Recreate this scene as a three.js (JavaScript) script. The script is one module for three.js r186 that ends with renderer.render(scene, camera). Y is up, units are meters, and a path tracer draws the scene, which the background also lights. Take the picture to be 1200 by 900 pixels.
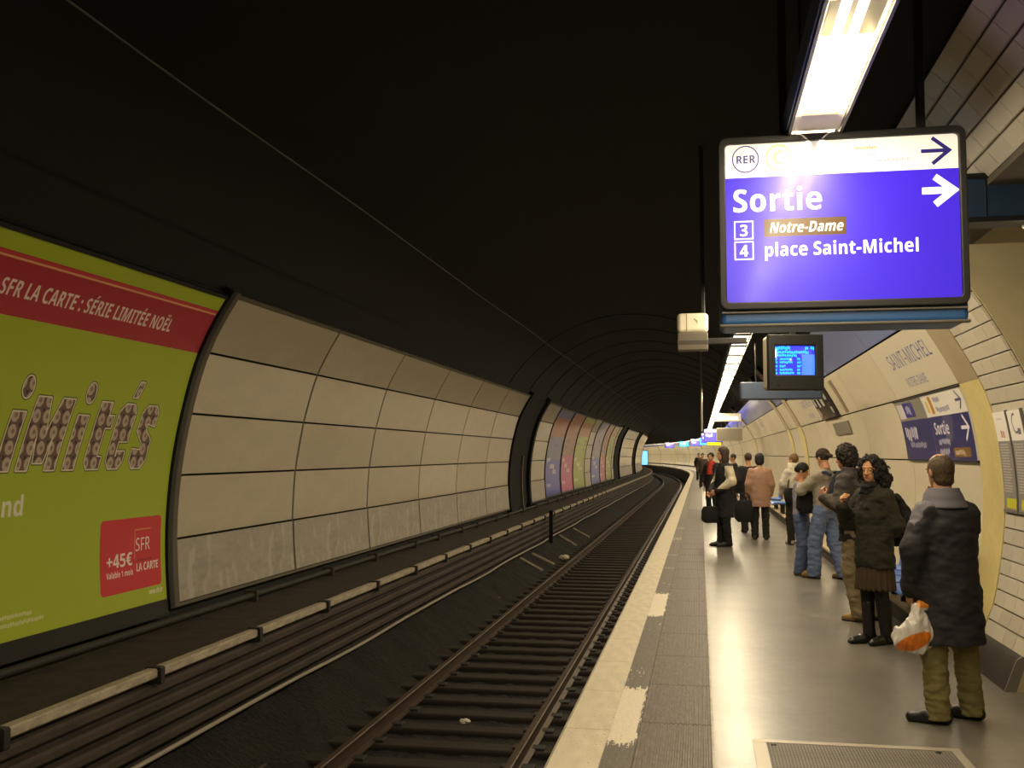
import * as THREE from 'three';
import { RoundedBoxGeometry } from 'three/addons/geometries/RoundedBoxGeometry.js';
import { mergeGeometries, toCreasedNormals } from 'three/addons/utils/BufferGeometryUtils.js';
import { ImprovedNoise } from 'three/addons/math/ImprovedNoise.js';
import { RectAreaLightUniformsLib } from 'three/addons/lights/RectAreaLightUniformsLib.js';

// ---------------------------------------------------------------- camera, light level
RectAreaLightUniformsLib.init();
const scene = new THREE.Scene();
const camera = new THREE.PerspectiveCamera(2 * Math.atan(450 / 1200) * 180 / Math.PI, 4 / 3, 0.05, 400);
camera.position.set(0, 1.66, 0);
camera.lookAt(-0.18022, 1.66 + 0.06817, -0.98126);
const renderer = new THREE.WebGLRenderer({ antialias: true });
renderer.toneMapping = THREE.LinearToneMapping;
renderer.toneMappingExposure = 1.0;
renderer.shadowMap.enabled = true;
scene.background = new THREE.Color(0x000000);
const LAMP = new THREE.Color().setRGB(1, 0.83, 0.55);      // the fluorescent tubes' warm white
const LAMP_RADIANCE = 74;                                    // the light of one fitting
const LAMP_TILT = 0.72;                                       // the bowl's sides throw light to both walls
const LAMP_Y = 3.2, LAMP_X = 0.555, LAMP_W = 0.2, LAMP_L = 1.2, LAMP_PITCH = 1.444, LAMP_S0 = 3.54;

// ---------------------------------------------------------------- helpers
let seed = 7;
const rnd = () => (seed = (seed * 16807) % 2147483647) / 2147483647;
const pn = new ImprovedNoise(), noise = (x, y, z) => pn.noise(x, y, z);
const lerp = THREE.MathUtils.lerp, clamp = THREE.MathUtils.clamp;
const used = {};
function numbered(n) { const k = used[n] = (used[n] ?? -1) + 1; return k ? n + '_' + String(k).padStart(3, '0') : n; }
function tag(o, label, category, group, kind) { o.userData.label = label; if (category) o.userData.category = category; if (group) o.userData.group = group; if (kind) o.userData.kind = kind; return o; }
function obj(name, geo, mat, parent = scene) {
  const m = new THREE.Mesh(geo, mat); m.name = parent === scene ? numbered(name) : name; m.castShadow = m.receiveShadow = true; parent.add(m); return m;
}
function thing(name, label, category, group, kind) { const g = new THREE.Group(); g.name = numbered(name); scene.add(g); return tag(g, label, category, group, kind); }
function structure(name, label, geo, mat) {
  const o = geo ? obj(name, geo, mat) : new THREE.Group(); if (!geo) { o.name = numbered(name); scene.add(o); }
  o.userData = { kind: 'structure', label }; return o;
}
// the line of the station: straight, then a long bend to the west
const BEND = 80, RAD = 480;
function P(s, x, y) { if (s <= BEND) return [x, y, -s]; const a = (s - BEND) / RAD; return [-RAD + (RAD + x) * Math.cos(a), y, -BEND - (RAD + x) * Math.sin(a)]; }
const headAt = (s) => s <= BEND ? 0 : (s - BEND) / RAD;
function steps(s0, s1, max = 5) {
  const out = []; const n0 = s1 > BEND ? Math.max(1, Math.ceil((s1 - s0) / max)) : 1;
  for (let i = 0; i <= n0; i++) out.push(lerp(s0, s1, i / n0)); return out;
}
// sweep a closed cross-section (x,y) along the line; u = metres along, v = metres round
function sweep(poly, s0, s1, o = {}) {
  const ss = o.ss ?? steps(s0, s1), n = poly.length, per = [0];
  for (let i = 1; i <= n; i++) per.push(per[i - 1] + Math.hypot(poly[i % n][0] - poly[i - 1][0], poly[i % n][1] - poly[i - 1][1]));
  const pos = [], uv = [];
  const quad = (a, b, c, d, ua, ub, uc, ud) => { pos.push(...a, ...b, ...c, ...a, ...c, ...d); uv.push(...ua, ...ub, ...uc, ...ua, ...uc, ...ud); };
  let area = 0; for (let i = 0; i < n; i++) { const [x1, y1] = poly[i], [x2, y2] = poly[(i + 1) % n]; area += x1 * y2 - x2 * y1; }
  const ccw = area > 0;
  for (let k = 0; k + 1 < ss.length; k++) for (let i = 0; i < n; i++) {
    const p = poly[i], q = poly[(i + 1) % n], A = P(ss[k], ...p), B = P(ss[k], ...q), C = P(ss[k + 1], ...q), D = P(ss[k + 1], ...p);
    const ua = [ss[k], per[i]], ub = [ss[k], per[i + 1]], uc = [ss[k + 1], per[i + 1]], ud = [ss[k + 1], per[i]];
    if (ccw) quad(A, D, C, B, ua, ud, uc, ub); else quad(A, B, C, D, ua, ub, uc, ud);
  }
  if (o.caps !== false) {
    const tris = THREE.ShapeUtils.triangulateShape(poly.map(([x, y]) => new THREE.Vector2(x, y)), []);
    for (const [s, f] of [[ss[0], 1], [ss[ss.length - 1], -1]]) for (const t of tris) {
      const idx = (f > 0) === ccw ? t : [t[2], t[1], t[0]];
      for (const i of idx) { pos.push(...P(s, ...poly[i])); uv.push(poly[i][0], poly[i][1]); }
    }
  }
  const g = new THREE.BufferGeometry(); g.setAttribute('position', new THREE.Float32BufferAttribute(pos, 3)); g.setAttribute('uv', new THREE.Float32BufferAttribute(uv, 2));
  g.computeVertexNormals();
  return o.smooth === false ? g : toCreasedNormals(g, o.crease ?? 0.6);
}
const rectPoly = (x0, x1, y0, y1) => [[x0, y0], [x1, y0], [x1, y1], [x0, y1]];
// rounded-corner rectangle section
function chamfPoly(x0, x1, y0, y1, c) { return [[x0 + c, y0], [x1 - c, y0], [x1, y0 + c], [x1, y1 - c], [x1 - c, y1], [x0 + c, y1], [x0, y1 - c], [x0, y0 + c]]; }
// the vault's inner profile
const PROF = new THREE.SplineCurve([[2.12, 0], [2.21, .27], [2.30, .51], [2.37, .92], [2.40, 1.30], [2.36, 1.81], [2.25, 2.23], [1.92, 2.83], [1.62, 3.2], [1.25, 3.62], [.6, 4.2], [-.3, 4.7], [-1.4, 4.95], [-2.5, 4.85], [-3.5, 4.4], [-4.15, 3.86], [-4.62, 3.246], [-4.924, 2.696], [-5.106, 2.074], [-5.213, 1.445], [-5.244, .802], [-5.2, .158], [-5.16, -.05]].map(([x, y]) => new THREE.Vector2(x, y))).getPoints(660);
let iTop = 0; PROF.forEach((p, i) => { if (p.y > PROF[iTop].y) iTop = i; });
const RIGHT = PROF.slice(0, iTop + 1), LEFT = PROF.slice(iTop).reverse();
function xAt(branch, y) { for (let i = 1; i < branch.length; i++) if (branch[i].y >= y) { const a = branch[i - 1], b = branch[i]; return lerp(a.x, b.x, (y - a.y) / (b.y - a.y || 1)); } return branch[branch.length - 1].x; }
function arcPts(branch, y0, y1, n) { const o = []; for (let i = 0; i <= n; i++) { const y = lerp(y0, y1, i / n); o.push([xAt(branch, y), y]); } return o; }
function normalsOf(pts, side) { // outward (into the rock) normals
  return pts.map((p, i) => { const a = pts[Math.max(0, i - 1)], b = pts[Math.min(pts.length - 1, i + 1)]; let nx = b[1] - a[1], ny = -(b[0] - a[0]); const l = Math.hypot(nx, ny); nx /= l; ny /= l; if (nx * side < 0) { nx = -nx; ny = -ny; } return [nx, ny]; });
}
// closed section of a sheet lying on the profile: offset 'off' outward from the profile, thickness th further outward, bulge inward
function sheetPoly(branch, y0, y1, n, off, th, bulge = 0) {
  const side = branch === RIGHT ? 1 : -1, pts = arcPts(branch, y0, y1, n), N = normalsOf(pts, side);
  const inn = pts.map((p, i) => { const t = i / n, b = off - bulge * 4 * t * (1 - t); return [p[0] + N[i][0] * b, p[1] + N[i][1] * b]; });
  const out = pts.map((p, i) => [p[0] + N[i][0] * (off + th), p[1] + N[i][1] * (off + th)]).reverse();
  return inn.concat(out);
}
// a printed sheet on the profile: unit uv on its face; reads correctly for someone standing in front of it
function printGeo(branch, y0, y1, s0, s1, off, th, n = 14) {
  const g = sweep(sheetPoly(branch, y0, y1, n, off, th), s0, s1, { ss: s1 > BEND ? undefined : [s0, s1], crease: 0.5 });
  const uv = g.attributes.uv, L = arcPts(branch, y0, y1, n).reduce((a, p, i, r) => i ? a + Math.hypot(p[0] - r[i - 1][0], p[1] - r[i - 1][1]) : 0, 0);
  for (let i = 0; i < uv.count; i++) { const u = (uv.getX(i) - s0) / (s1 - s0); uv.setXY(i, branch === LEFT ? u : 1 - u, clamp(uv.getY(i) / L, 0.002, 0.998)); }
  return g;
}
function place(geo, x, y, z, rx = 0, ry = 0, rz = 0) { return geo.applyMatrix4(new THREE.Matrix4().compose(new THREE.Vector3(x, y, z), new THREE.Quaternion().setFromEuler(new THREE.Euler(rx, ry, rz)), new THREE.Vector3(1, 1, 1))); }
const rbox = (w, h, d, r = 0.01, seg = 2) => new RoundedBoxGeometry(w, h, d, seg, Math.min(r, w / 2.01, h / 2.01, d / 2.01));
function rod(a, b, r, seg = 8) { const A = new THREE.Vector3(...a), B = new THREE.Vector3(...b), d = B.clone().sub(A), g = new THREE.CylinderGeometry(r, r, d.length(), seg); g.applyQuaternion(new THREE.Quaternion().setFromUnitVectors(new THREE.Vector3(0, 1, 0), d.clone().normalize())); const m = A.add(B).multiplyScalar(.5); return g.translate(m.x, m.y, m.z); }
function merge(list) { return mergeGeometries(list.map((g) => { const h = g.index ? g.toNonIndexed() : g; for (const k of Object.keys(h.attributes)) if (!['position', 'normal', 'uv'].includes(k)) h.deleteAttribute(k); return h; })); }

// ---------------------------------------------------------------- textures and materials
function dataTex(w, h, fn, rx = 1, ry = 1, srgb = true) {
  const d = new Uint8Array(w * h * 4); for (let y = 0; y < h; y++) for (let x = 0; x < w; x++) { const c = fn(x / w, y / h), i = (y * w + x) * 4; d[i] = c[0]; d[i + 1] = c[1]; d[i + 2] = c[2]; d[i + 3] = 255; }
  const t = new THREE.DataTexture(d, w, h); t.wrapS = t.wrapT = THREE.RepeatWrapping; t.magFilter = THREE.LinearFilter; t.repeat.set(rx, ry); if (srgb) t.colorSpace = THREE.SRGBColorSpace; t.needsUpdate = true; return t;
}
// noise that wraps: blend of shifted samples
function tn(u, v, f, z) { const a = (x, y) => noise(x * f, y * f, z); const w = u, q = v; return (a(u, v) * (1 - w) * (1 - q) + a(u - 1, v) * w * (1 - q) + a(u, v - 1) * (1 - w) * q + a(u - 1, v - 1) * w * q) * 1.3; }
const mottle = (base, amp, f = 6, grain = 8) => (u, v) => { const n = tn(u, v, f, 1.7) * .6 + tn(u, v, f * 4, 5.1) * .4, g = (rnd() - .5) * grain; return base.map((c) => clamp(c * (1 + amp * n) + g, 0, 255)); };
function canvasTex(w, h, draw, repeat) {
  const c = document.createElement('canvas'); c.width = w; c.height = h; const x = c.getContext('2d'); draw(x, w, h);
  const t = new THREE.CanvasTexture(c); t.colorSpace = THREE.SRGBColorSpace; if (repeat) { t.wrapS = t.wrapT = THREE.RepeatWrapping; t.repeat.set(...repeat); } return t;
}
const std = (color, roughness = .7, extra = {}) => new THREE.MeshStandardMaterial({ color, roughness, ...extra });
const phys = (color, roughness, extra = {}) => new THREE.MeshPhysicalMaterial({ color, roughness, ...extra });
const M = {};
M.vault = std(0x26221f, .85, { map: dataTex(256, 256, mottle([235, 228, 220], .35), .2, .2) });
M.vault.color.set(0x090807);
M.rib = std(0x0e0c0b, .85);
M.panel = phys(0xd2c9b4, .3, { metalness: .1,  map: dataTex(256, 256, mottle([240, 238, 232], .05, 5, 6), .35, .9), clearcoat: .8, clearcoatRoughness: .12 });
M.panel2 = M.panel.clone(); M.panel2.color.set(0xcbc2ad);
M.panel3 = M.panel.clone(); M.panel3.color.set(0xd8cfbb);
M.dado = std(0xb6b0a3, .5, { map: dataTex(256, 256, (u, v) => { const n = tn(u, v, 5, 3) * .5 + tn(u, v, 18, 9) * .5, st = Math.max(0, tn(u, v * .25, 14, 12) - .15) * 90, g = (rnd() - .5) * 10; return [232, 230, 226].map((c) => clamp(c * (1 + .14 * n) + st + g, 0, 255)); }, .5, 1) });
M.jointMetal = std(0x5d5648, .5, { metalness: .4 });
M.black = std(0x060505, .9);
M.blackGloss = std(0x121113, .35);
M.ledge = std(0x39322c, .92, { map: dataTex(256, 256, mottle([225, 215, 205], .5, 7, 26), .8, .8) });
M.curb = std(0xc4bbab, .8, { map: dataTex(256, 128, mottle([225, 220, 212], .3, 9, 26), .7, 2) });
M.trunk = std(0x4a413a, .8, { map: dataTex(256, 64, mottle([225, 218, 210], .3, 8, 16), .3, 1) });
M.cable = std(0xa09787, .6);
M.darkCable = std(0x2a2624, .7);
M.ballast = std(0x241e19, .95, { map: dataTex(512, 512, (u, v) => { const n = tn(u, v, 40, 2) + tn(u, v, 90, 6) * .7, p = tn(u, v, 6, 8) * .35, g = (rnd() - .5) * 30; return [200, 186, 170].map((c) => clamp(c * (.85 + .7 * n + p) + g, 0, 255)); }, .5, .5), bumpMap: dataTex(512, 512, (u, v) => { const n = (tn(u, v, 40, 2) + tn(u, v, 90, 6) * .7) * 90 + 128; return [n, n, n]; }, .5, .5, false), bumpScale: .02 });
M.sleeper = std(0x2e2721, .9, { map: dataTex(128, 128, mottle([230, 220, 210], .4, 8, 22), 1, 3) });
M.rail = std(0x5a4d41, .5, { metalness: .55, map: dataTex(64, 256, mottle([235, 225, 215], .25, 8, 14), .4, 2) });
M.asphalt = phys(0x7d7871, .38, {
  map: dataTex(512, 512, (u, v) => { const n = tn(u, v, 4, 2) * .12 + tn(u, v, 24, 6) * .08, g = (rnd() - .5) * 22; return [222, 220, 217].map((c) => clamp(c * (1 + n) + g, 0, 255)); }, .45, .45),
  roughnessMap: dataTex(256, 256, (u, v) => { const n = 215 + tn(u, v, 5, 4) * 28 + (rnd() - .5) * 16; return [n, n, n].map((c) => clamp(c, 0, 255)); }, .3, .3, false),
});
M.nosing = std(0xd8cfbd, .75, { map: dataTex(512, 256, (u, v) => { const n = tn(u, v, 6, 2) * .07, k = tn(u, v, 60, 6) > .52 ? -.5 : 0, g = (rnd() - .5) * 12; return [240, 237, 230].map((c) => clamp(c * (1 + n + k) + g, 0, 255)); }, .8, 2.2) });
M.tactile = std(0x837c72, .62, {
  map: dataTex(256, 256, mottle([225, 222, 216], .22, 6, 22), 1, 1),
  bumpMap: dataTex(512, 256, (u, v) => { const a = Math.sin(u * Math.PI * 2 * 40), b = Math.sin(v * Math.PI * 2 * 8), n = a > -.35 ? 255 : 60; return [n, n, n]; }, 1, 1, false), bumpScale: .0025,
});
M.tactileRib = std(0x77706a, .6, { map: dataTex(256, 128, mottle([228, 224, 218], .3, 14, 34), 1.2, 3) });
M.wallWhite = phys(0xe6ddc6, .33, { map: dataTex(256, 256, mottle([243, 241, 236], .05, 5, 5), .35, .9), clearcoat: .3, clearcoatRoughness: .25 });
M.wallWhite2 = M.wallWhite.clone(); M.wallWhite2.color.set(0xdfd6bf);
M.bluePanel = phys(0x7f8bbe, .25, { clearcoat: .5, clearcoatRoughness: .12 });
M.archCream = std(0xd3c488, .7, { map: dataTex(256, 256, mottle([240, 236, 226], .08, 5, 8), .8, .8) });
M.archGrey = std(0xa99a7c, .7, { map: dataTex(256, 256, mottle([236, 232, 226], .1, 5, 8), .8, .8) });
M.tiles = [0xd8cfbd, 0xd4cbb9, 0xdcd3c1, 0xd0c6b4].map((c) => phys(c, .25, { clearcoat: .5, clearcoatRoughness: .15 }));
M.grout = std(0x5c5448, .9);
M.passage = std(0xcabf9f, .75, { map: dataTex(256, 256, mottle([240, 237, 228], .07, 4, 6), .5, .5) });
M.plinth = std(0x3d3833, .6, { map: dataTex(256, 128, mottle([230, 225, 220], .3, 6, 18), .8, 1) });
M.benchEdge = std(0xbcae90, .55, { map: dataTex(256, 64, mottle([238, 232, 222], .15, 8, 12), .3, 3) });
M.signBlue = std(0x2b5a96, .4);
M.troughBlue = std(0x53657c, .45);
M.steel = std(0x8f8a80, .4, { metalness: .6 });
M.darkSteel = std(0x2c2a2a, .5, { metalness: .5 });
M.creamMetal = std(0xd8cfb8, .45);
M.lampCream = std(0xe6dcc4, .5);
M.diffuser = std(0xfff6e2, .5, { emissive: LAMP, emissiveIntensity: 4.2 });
M.tube = std(0xffffff, .4, { emissive: new THREE.Color().setRGB(1, .9, .7), emissiveIntensity: 2.0 });
M.blueSeat = phys(0x5c86d6, .35, { clearcoat: .4 });

// ---------------------------------------------------------------- vault, end walls
const END = 216, S_BACK = -4;
const ceiling = structure('ceiling', 'dark vaulted tunnel ceiling over the track and platform');
{
  // inner face just behind the panels; 'sheet' as two branches joined over the crown
  const full = PROF.filter((p, i) => i % 6 === 0 && (p.x < 1.63 || p.y > 3.2)).map((p) => [p.x, p.y]);
  full.push([PROF[PROF.length - 1].x, -1.6]);
  const N = full.map((p, i) => { const a = full[Math.max(0, i - 1)], b = full[Math.min(full.length - 1, i + 1)], l = Math.hypot(b[0] - a[0], b[1] - a[1]); return [(b[1] - a[1]) / l, -(b[0] - a[0]) / l]; });
  const poly = full.map((p, i) => [p[0] + N[i][0] * .1, p[1] + N[i][1] * .1]).concat(full.map((p, i) => [p[0] + N[i][0] * .5, p[1] + N[i][1] * .5]).reverse());
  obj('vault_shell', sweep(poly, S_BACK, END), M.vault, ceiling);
  // shallow ribs of the lining
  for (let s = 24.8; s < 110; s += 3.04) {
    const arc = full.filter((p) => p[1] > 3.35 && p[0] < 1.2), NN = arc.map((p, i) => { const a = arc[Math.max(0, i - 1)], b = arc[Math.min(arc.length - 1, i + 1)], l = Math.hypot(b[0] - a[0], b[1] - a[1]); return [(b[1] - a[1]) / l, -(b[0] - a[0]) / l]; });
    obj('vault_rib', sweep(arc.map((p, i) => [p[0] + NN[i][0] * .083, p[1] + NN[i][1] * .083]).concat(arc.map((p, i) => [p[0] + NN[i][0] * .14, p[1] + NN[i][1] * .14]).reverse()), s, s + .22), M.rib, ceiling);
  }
}
structure('wall_back', 'plain cream wall closing the near tunnel end', sweep(rectPoly(-6, 6, -1.6, 6), S_BACK - .3, S_BACK), M.passage);
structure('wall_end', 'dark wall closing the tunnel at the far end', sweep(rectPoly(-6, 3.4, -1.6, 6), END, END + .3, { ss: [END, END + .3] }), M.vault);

// ---------------------------------------------------------------- wall across the track: metal panels on the vault
const wallLeft = structure('wall_left', 'curved wall of cream metal panels across the track');
const ROWS = [.158, .80, 1.445, 2.07, 2.69, 3.246];
const PM = [M.panel, M.panel2, M.panel3];
function panelColumn(s0, s1) {
  for (let r = 0; r < 5; r++) obj('wall_panel', sweep(sheetPoly(LEFT, ROWS[r] + .012, ROWS[r + 1] - .012, 8, r ? .0 : -.012, .03, r ? .004 : .002), s0 + .03, s1 - .03, { ss: s1 > BEND ? undefined : [s0 + .03, s1 - .03] }), r ? PM[Math.floor(rnd() * 3)] : M.dado, wallLeft);
  obj('joint_strip', sweep(sheetPoly(LEFT, ROWS[0], ROWS[5] + .01, 12, .004, .05), s1 - .026, s1 + .026), M.jointMetal, wallLeft);
}
function panelRun(s0, s1, n) { for (let i = 0; i < n; i++) panelColumn(lerp(s0, s1, i / n), lerp(s0, s1, (i + 1) / n)); obj('top_trim', sweep(sheetPoly(LEFT, ROWS[5] - .005, ROWS[5] + .03, 2, -.01, .06), s0, s1), M.jointMetal, wallLeft); obj('bottom_trim', sweep(sheetPoly(LEFT, ROWS[0] - .03, ROWS[0] + .005, 2, -.02, .06), s0, s1), M.jointMetal, wallLeft); }
panelRun(9.66, 27.9, 6); panelRun(31.7, 34.6, 1); panelRun(46.95, 49.4, 1); panelRun(61.2, 62.6, 1); panelRun(67.3, 79.8, 4); panelRun(84, 110, 8); panelRun(114, 190, 20); panelRun(-2, 5.2, 2);
obj('backing_sheet', sweep(sheetPoly(LEFT, ROWS[0], ROWS[5], 12, .06, .03), -2, 190), M.black, wallLeft);
// edge strips beside the first column and the bare lining bays
for (const [a, b, m, off] of [[9.47, 9.56, M.blackGloss, -.03], [9.56, 9.65, M.jointMetal, -.03], [5.28, 5.36, M.jointMetal, -.03]]) obj('edge_trim', sweep(sheetPoly(LEFT, ROWS[0] - .03, ROWS[5] + .05, 14, off, .1), a, b), m, wallLeft);
for (const [a, b] of [[28.0, 31.6], [62.7, 67.2], [80, 83.9], [110, 113.9]]) {
  obj('bay_edge', sweep(sheetPoly(LEFT, .0, 3.36, 14, -.04, .14), a, a + .35), M.black, wallLeft);
  obj('bay_edge', sweep(sheetPoly(LEFT, .0, 3.36, 14, -.04, .14), b - .3, b), M.black, wallLeft);
  obj('bay_conduit', sweep(sheetPoly(LEFT, .0, 1.6, 10, .0, .07), lerp(a, b, .62), lerp(a, b, .62) + .1), M.jointMetal, wallLeft);
}
// ---------------------------------------------------------------- ledge, kerb stones, cable trunking under the wall
const ledge = structure('ledge', 'dirty concrete ledge with kerb stones and cable runs beside the track');
obj('ledge_top', sweep([[-5.16, -.75], [-4.26, -.75], [-4.26, -.035], [-4.3, -.02], [-5.0, .0], [-5.16, .03]], S_BACK, 190), M.ledge, ledge);
const KERB0 = 3.84, KERB = 1.83;
for (let i = 0; i < 24; i++) { const a = KERB0 + i * KERB; obj('kerb_stone', sweep(chamfPoly(-4.27, -4.175, -.085 + rnd() * .006, -.012 + rnd() * .006, .012), a + .03, a + KERB - .03), M.curb, ledge); }
obj('kerb_run', sweep(chamfPoly(-4.27, -4.175, -.085, -.008, .012), KERB0 + 24 * KERB + .03, 190), M.curb, ledge);
for (const y of [-.135, -.265, -.395, -.525]) obj('cable_trunking', sweep(chamfPoly(-4.30, -4.205 + (y + .135) * -.12, y - .085, y, .02), S_BACK, 190), M.trunk, ledge);
obj('pale_cable', (() => { const pts = []; for (let s = -3; s < 120; s += 1.2) pts.push(new THREE.Vector3(...P(s, -4.13 + Math.sin(s * 1.7) * .008, -.655 + Math.sin(s * .9) * .012))); return new THREE.TubeGeometry(new THREE.CatmullRomCurve3(pts), 420, .021, 6); })(), M.cable, ledge);
for (let i = 0; i < 24; i++) { const a = KERB0 + i * KERB; obj('bracket', sweep(chamfPoly(-4.28, -4.145, -.13, .006, .012), a - .03, a + .03), M.darkCable, ledge); }
obj('ledge_pipe', (() => { const pts = []; for (let s = -3; s < 110; s += 3) pts.push(new THREE.Vector3(...P(s, -5.0, .07))); return new THREE.TubeGeometry(new THREE.CatmullRomCurve3(pts), 120, .035, 8); })(), M.darkCable, ledge);
for (let s = 11.0; s < 60; s += 1.5 + rnd()) obj('pipe_bracket', place(rbox(.16, .13, .05, .01, 1), -5.02, .06, -s), M.trunk, ledge);
{ const t = thing('marker_post', 'dark square post standing against the kerb beside the bare bay', 'post'); obj('post', place(rbox(.1, .86, .1, .012), -4.06, -.34, -28.05), M.black, t); obj('post_cap', place(rbox(.13, .03, .13, .008), -4.06, .1, -28.05), M.darkCable, t); }

// ---------------------------------------------------------------- track
{
  const pos = [], idx = [], uv = []; const xs = []; for (let x = -4.3; x <= -.9; x += .085) xs.push(x);
  const ss = []; for (let s = -4; s < 34; s += .14) ss.push(s); for (let s = 34; s <= 192; s += 2) ss.push(s);
  const gy = (x, s) => { const base = x < -3.5 ? lerp(-1.1, -.73, clamp((-3.5 - x) / .62, 0, 1)) : -1.13; const n = s < 34 ? noise(x * 5, s * 5, 0) * .03 + noise(x * 13, s * 13, 3) * .018 : 0; return base + n + (x < -3.5 ? noise(x * 2, s * 1.4, 7) * .05 : 0); };
  for (const s of ss) for (const x of xs) { pos.push(...P(s, x, gy(x, s))); uv.push(s, x); }
  const w = xs.length; for (let j = 0; j + 1 < ss.length; j++) for (let i = 0; i + 1 < w; i++) { const a = j * w + i; idx.push(a, a + 1, a + w, a + 1, a + w + 1, a + w); }
  const g = new THREE.BufferGeometry(); g.setAttribute('position', new THREE.Float32BufferAttribute(pos, 3)); g.setAttribute('uv', new THREE.Float32BufferAttribute(uv, 2)); g.setIndex(idx); g.computeVertexNormals();
  structure('track_bed', 'sooty ballast bed between the platform and the ledge', g, M.ballast);
  structure('ground_slab', 'concrete slab under the track bed', sweep(rectPoly(-5.6, 3.2, -1.6, -1.25), S_BACK, END), M.ballast);
}
const track = thing('railway_track', 'single railway track with brown rails on dark sleepers', 'track');
const railPoly = (x) => [[-.07, -1.075], [.07, -1.075], [.07, -1.06], [.02, -1.045], [.012, -.965], [.035, -.95], [.035, -.925], [.026, -.918], [-.026, -.918], [-.035, -.925], [-.035, -.95], [-.012, -.965], [-.02, -1.045], [-.07, -1.06]].map(([a, b]) => [a + x, b]);
for (const x of [-3.14, -1.6]) obj('rail', sweep(railPoly(x), S_BACK, 192), M.rail, track);
const slGeo = [0, 1, 2].map((i) => place(rbox(2.5, .17, .25, .03, 2), 0, 0, 0));
for (let i = 0; i < 160; i++) { const s = 4.2 + i * .6, m = obj('sleeper', slGeo[i % 3], M.sleeper, track); m.position.set(...P(s, -2.37 + (rnd() - .5) * .05, -1.158)); m.rotation.y = headAt(s) + (rnd() - .5) * .02; }
for (let i = 0; i < 60; i++) for (const x of [-3.14, -1.6]) { const s = 4.2 + i * .6, m = obj('rail_clip', rbox(.3, .035, .13, .01, 1), M.darkCable, track); m.position.set(x, -1.066, -s); }
// drainage edge beside the far rail and bits of rubbish
tag(obj('drain_kerb', sweep(chamfPoly(-3.78, -3.71, -1.2, -1.0, .015), S_BACK, 76), M.trunk), 'low concrete drain kerb running beside the far rail', 'kerb');
for (const [px, s, w, c, l] of [[-3.92, 14.3, .09, 0xcfc6b4, 'crumpled white paper scrap on the ballast slope near the kerb'], [-3.5, 26.5, .13, 0xd8cfb8, 'pale crumpled wrapper on the ballast beside the far rail'], [-2.4, 10.4, .05, 0xc8bfae, 'tiny white scrap lying between the rails']]) {
  const g = new THREE.IcosahedronGeometry(w, 3), p = g.attributes.position; for (let i = 0; i < p.count; i++) { const v = new THREE.Vector3().fromBufferAttribute(p, i), k = 1 + noise(v.x * 30, v.y * 30, v.z * 30) * .5; p.setXYZ(i, v.x * k, v.y * k * .45, v.z * k); } g.computeVertexNormals();
  const o = tag(obj('paper_scrap', g, std(c, .8)), l, 'litter'); o.position.set(px, px < -3 ? -1.0 : -1.06, -s);
}
for (const [x, s, l, a] of [[-3.85, 23.4, .55, .5], [-3.75, 24.6, .4, .45], [-3.85, 30, .6, .55], [-3.8, 33, .5, .5]]) { const o = tag(obj('concrete_strut', place(rbox(.6, .05, .06, .012), 0, 0, 0, 0, .12, -a), M.curb), 'short broken concrete strut lying down the ballast slope', 'strut', 'concrete struts on the ballast slope'); o.position.set(x, -.86, -s); }

// ---------------------------------------------------------------- platform
const floor = structure('floor', 'grey asphalt station platform with pale painted edge');
obj('platform_body', sweep([[-.78, -1.3], [2.5, -1.3], [2.5, -.02], [-.78, -.02]], S_BACK, END), M.plinth, floor);
obj('asphalt', sweep([[.055, -.03], [2.4, -.03], [2.4, 0], [.055, 0]], S_BACK, END), M.asphalt, floor);
obj('passage_floor', place(new THREE.BoxGeometry(3.2, .1, 4.8), 3.9, -.05, -5.5), M.asphalt, floor);
for (let i = 0; i < 64; i++) { const a = 1.2 + i * 1.02; obj('edge_stone', sweep([[-.845, -.16], [-.56, -.16], [-.555, -.004], [-.56, .002], [-.825, .002], [-.845, -.014]], a + .003, a + 1.02 - .003), M.nosing, floor); }
obj('edge_run', sweep([[-.845, -.16], [-.56, -.16], [-.555, .002], [-.825, .002], [-.845, -.014]], 1.2 + 64 * 1.02, END), M.nosing, floor);
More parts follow.
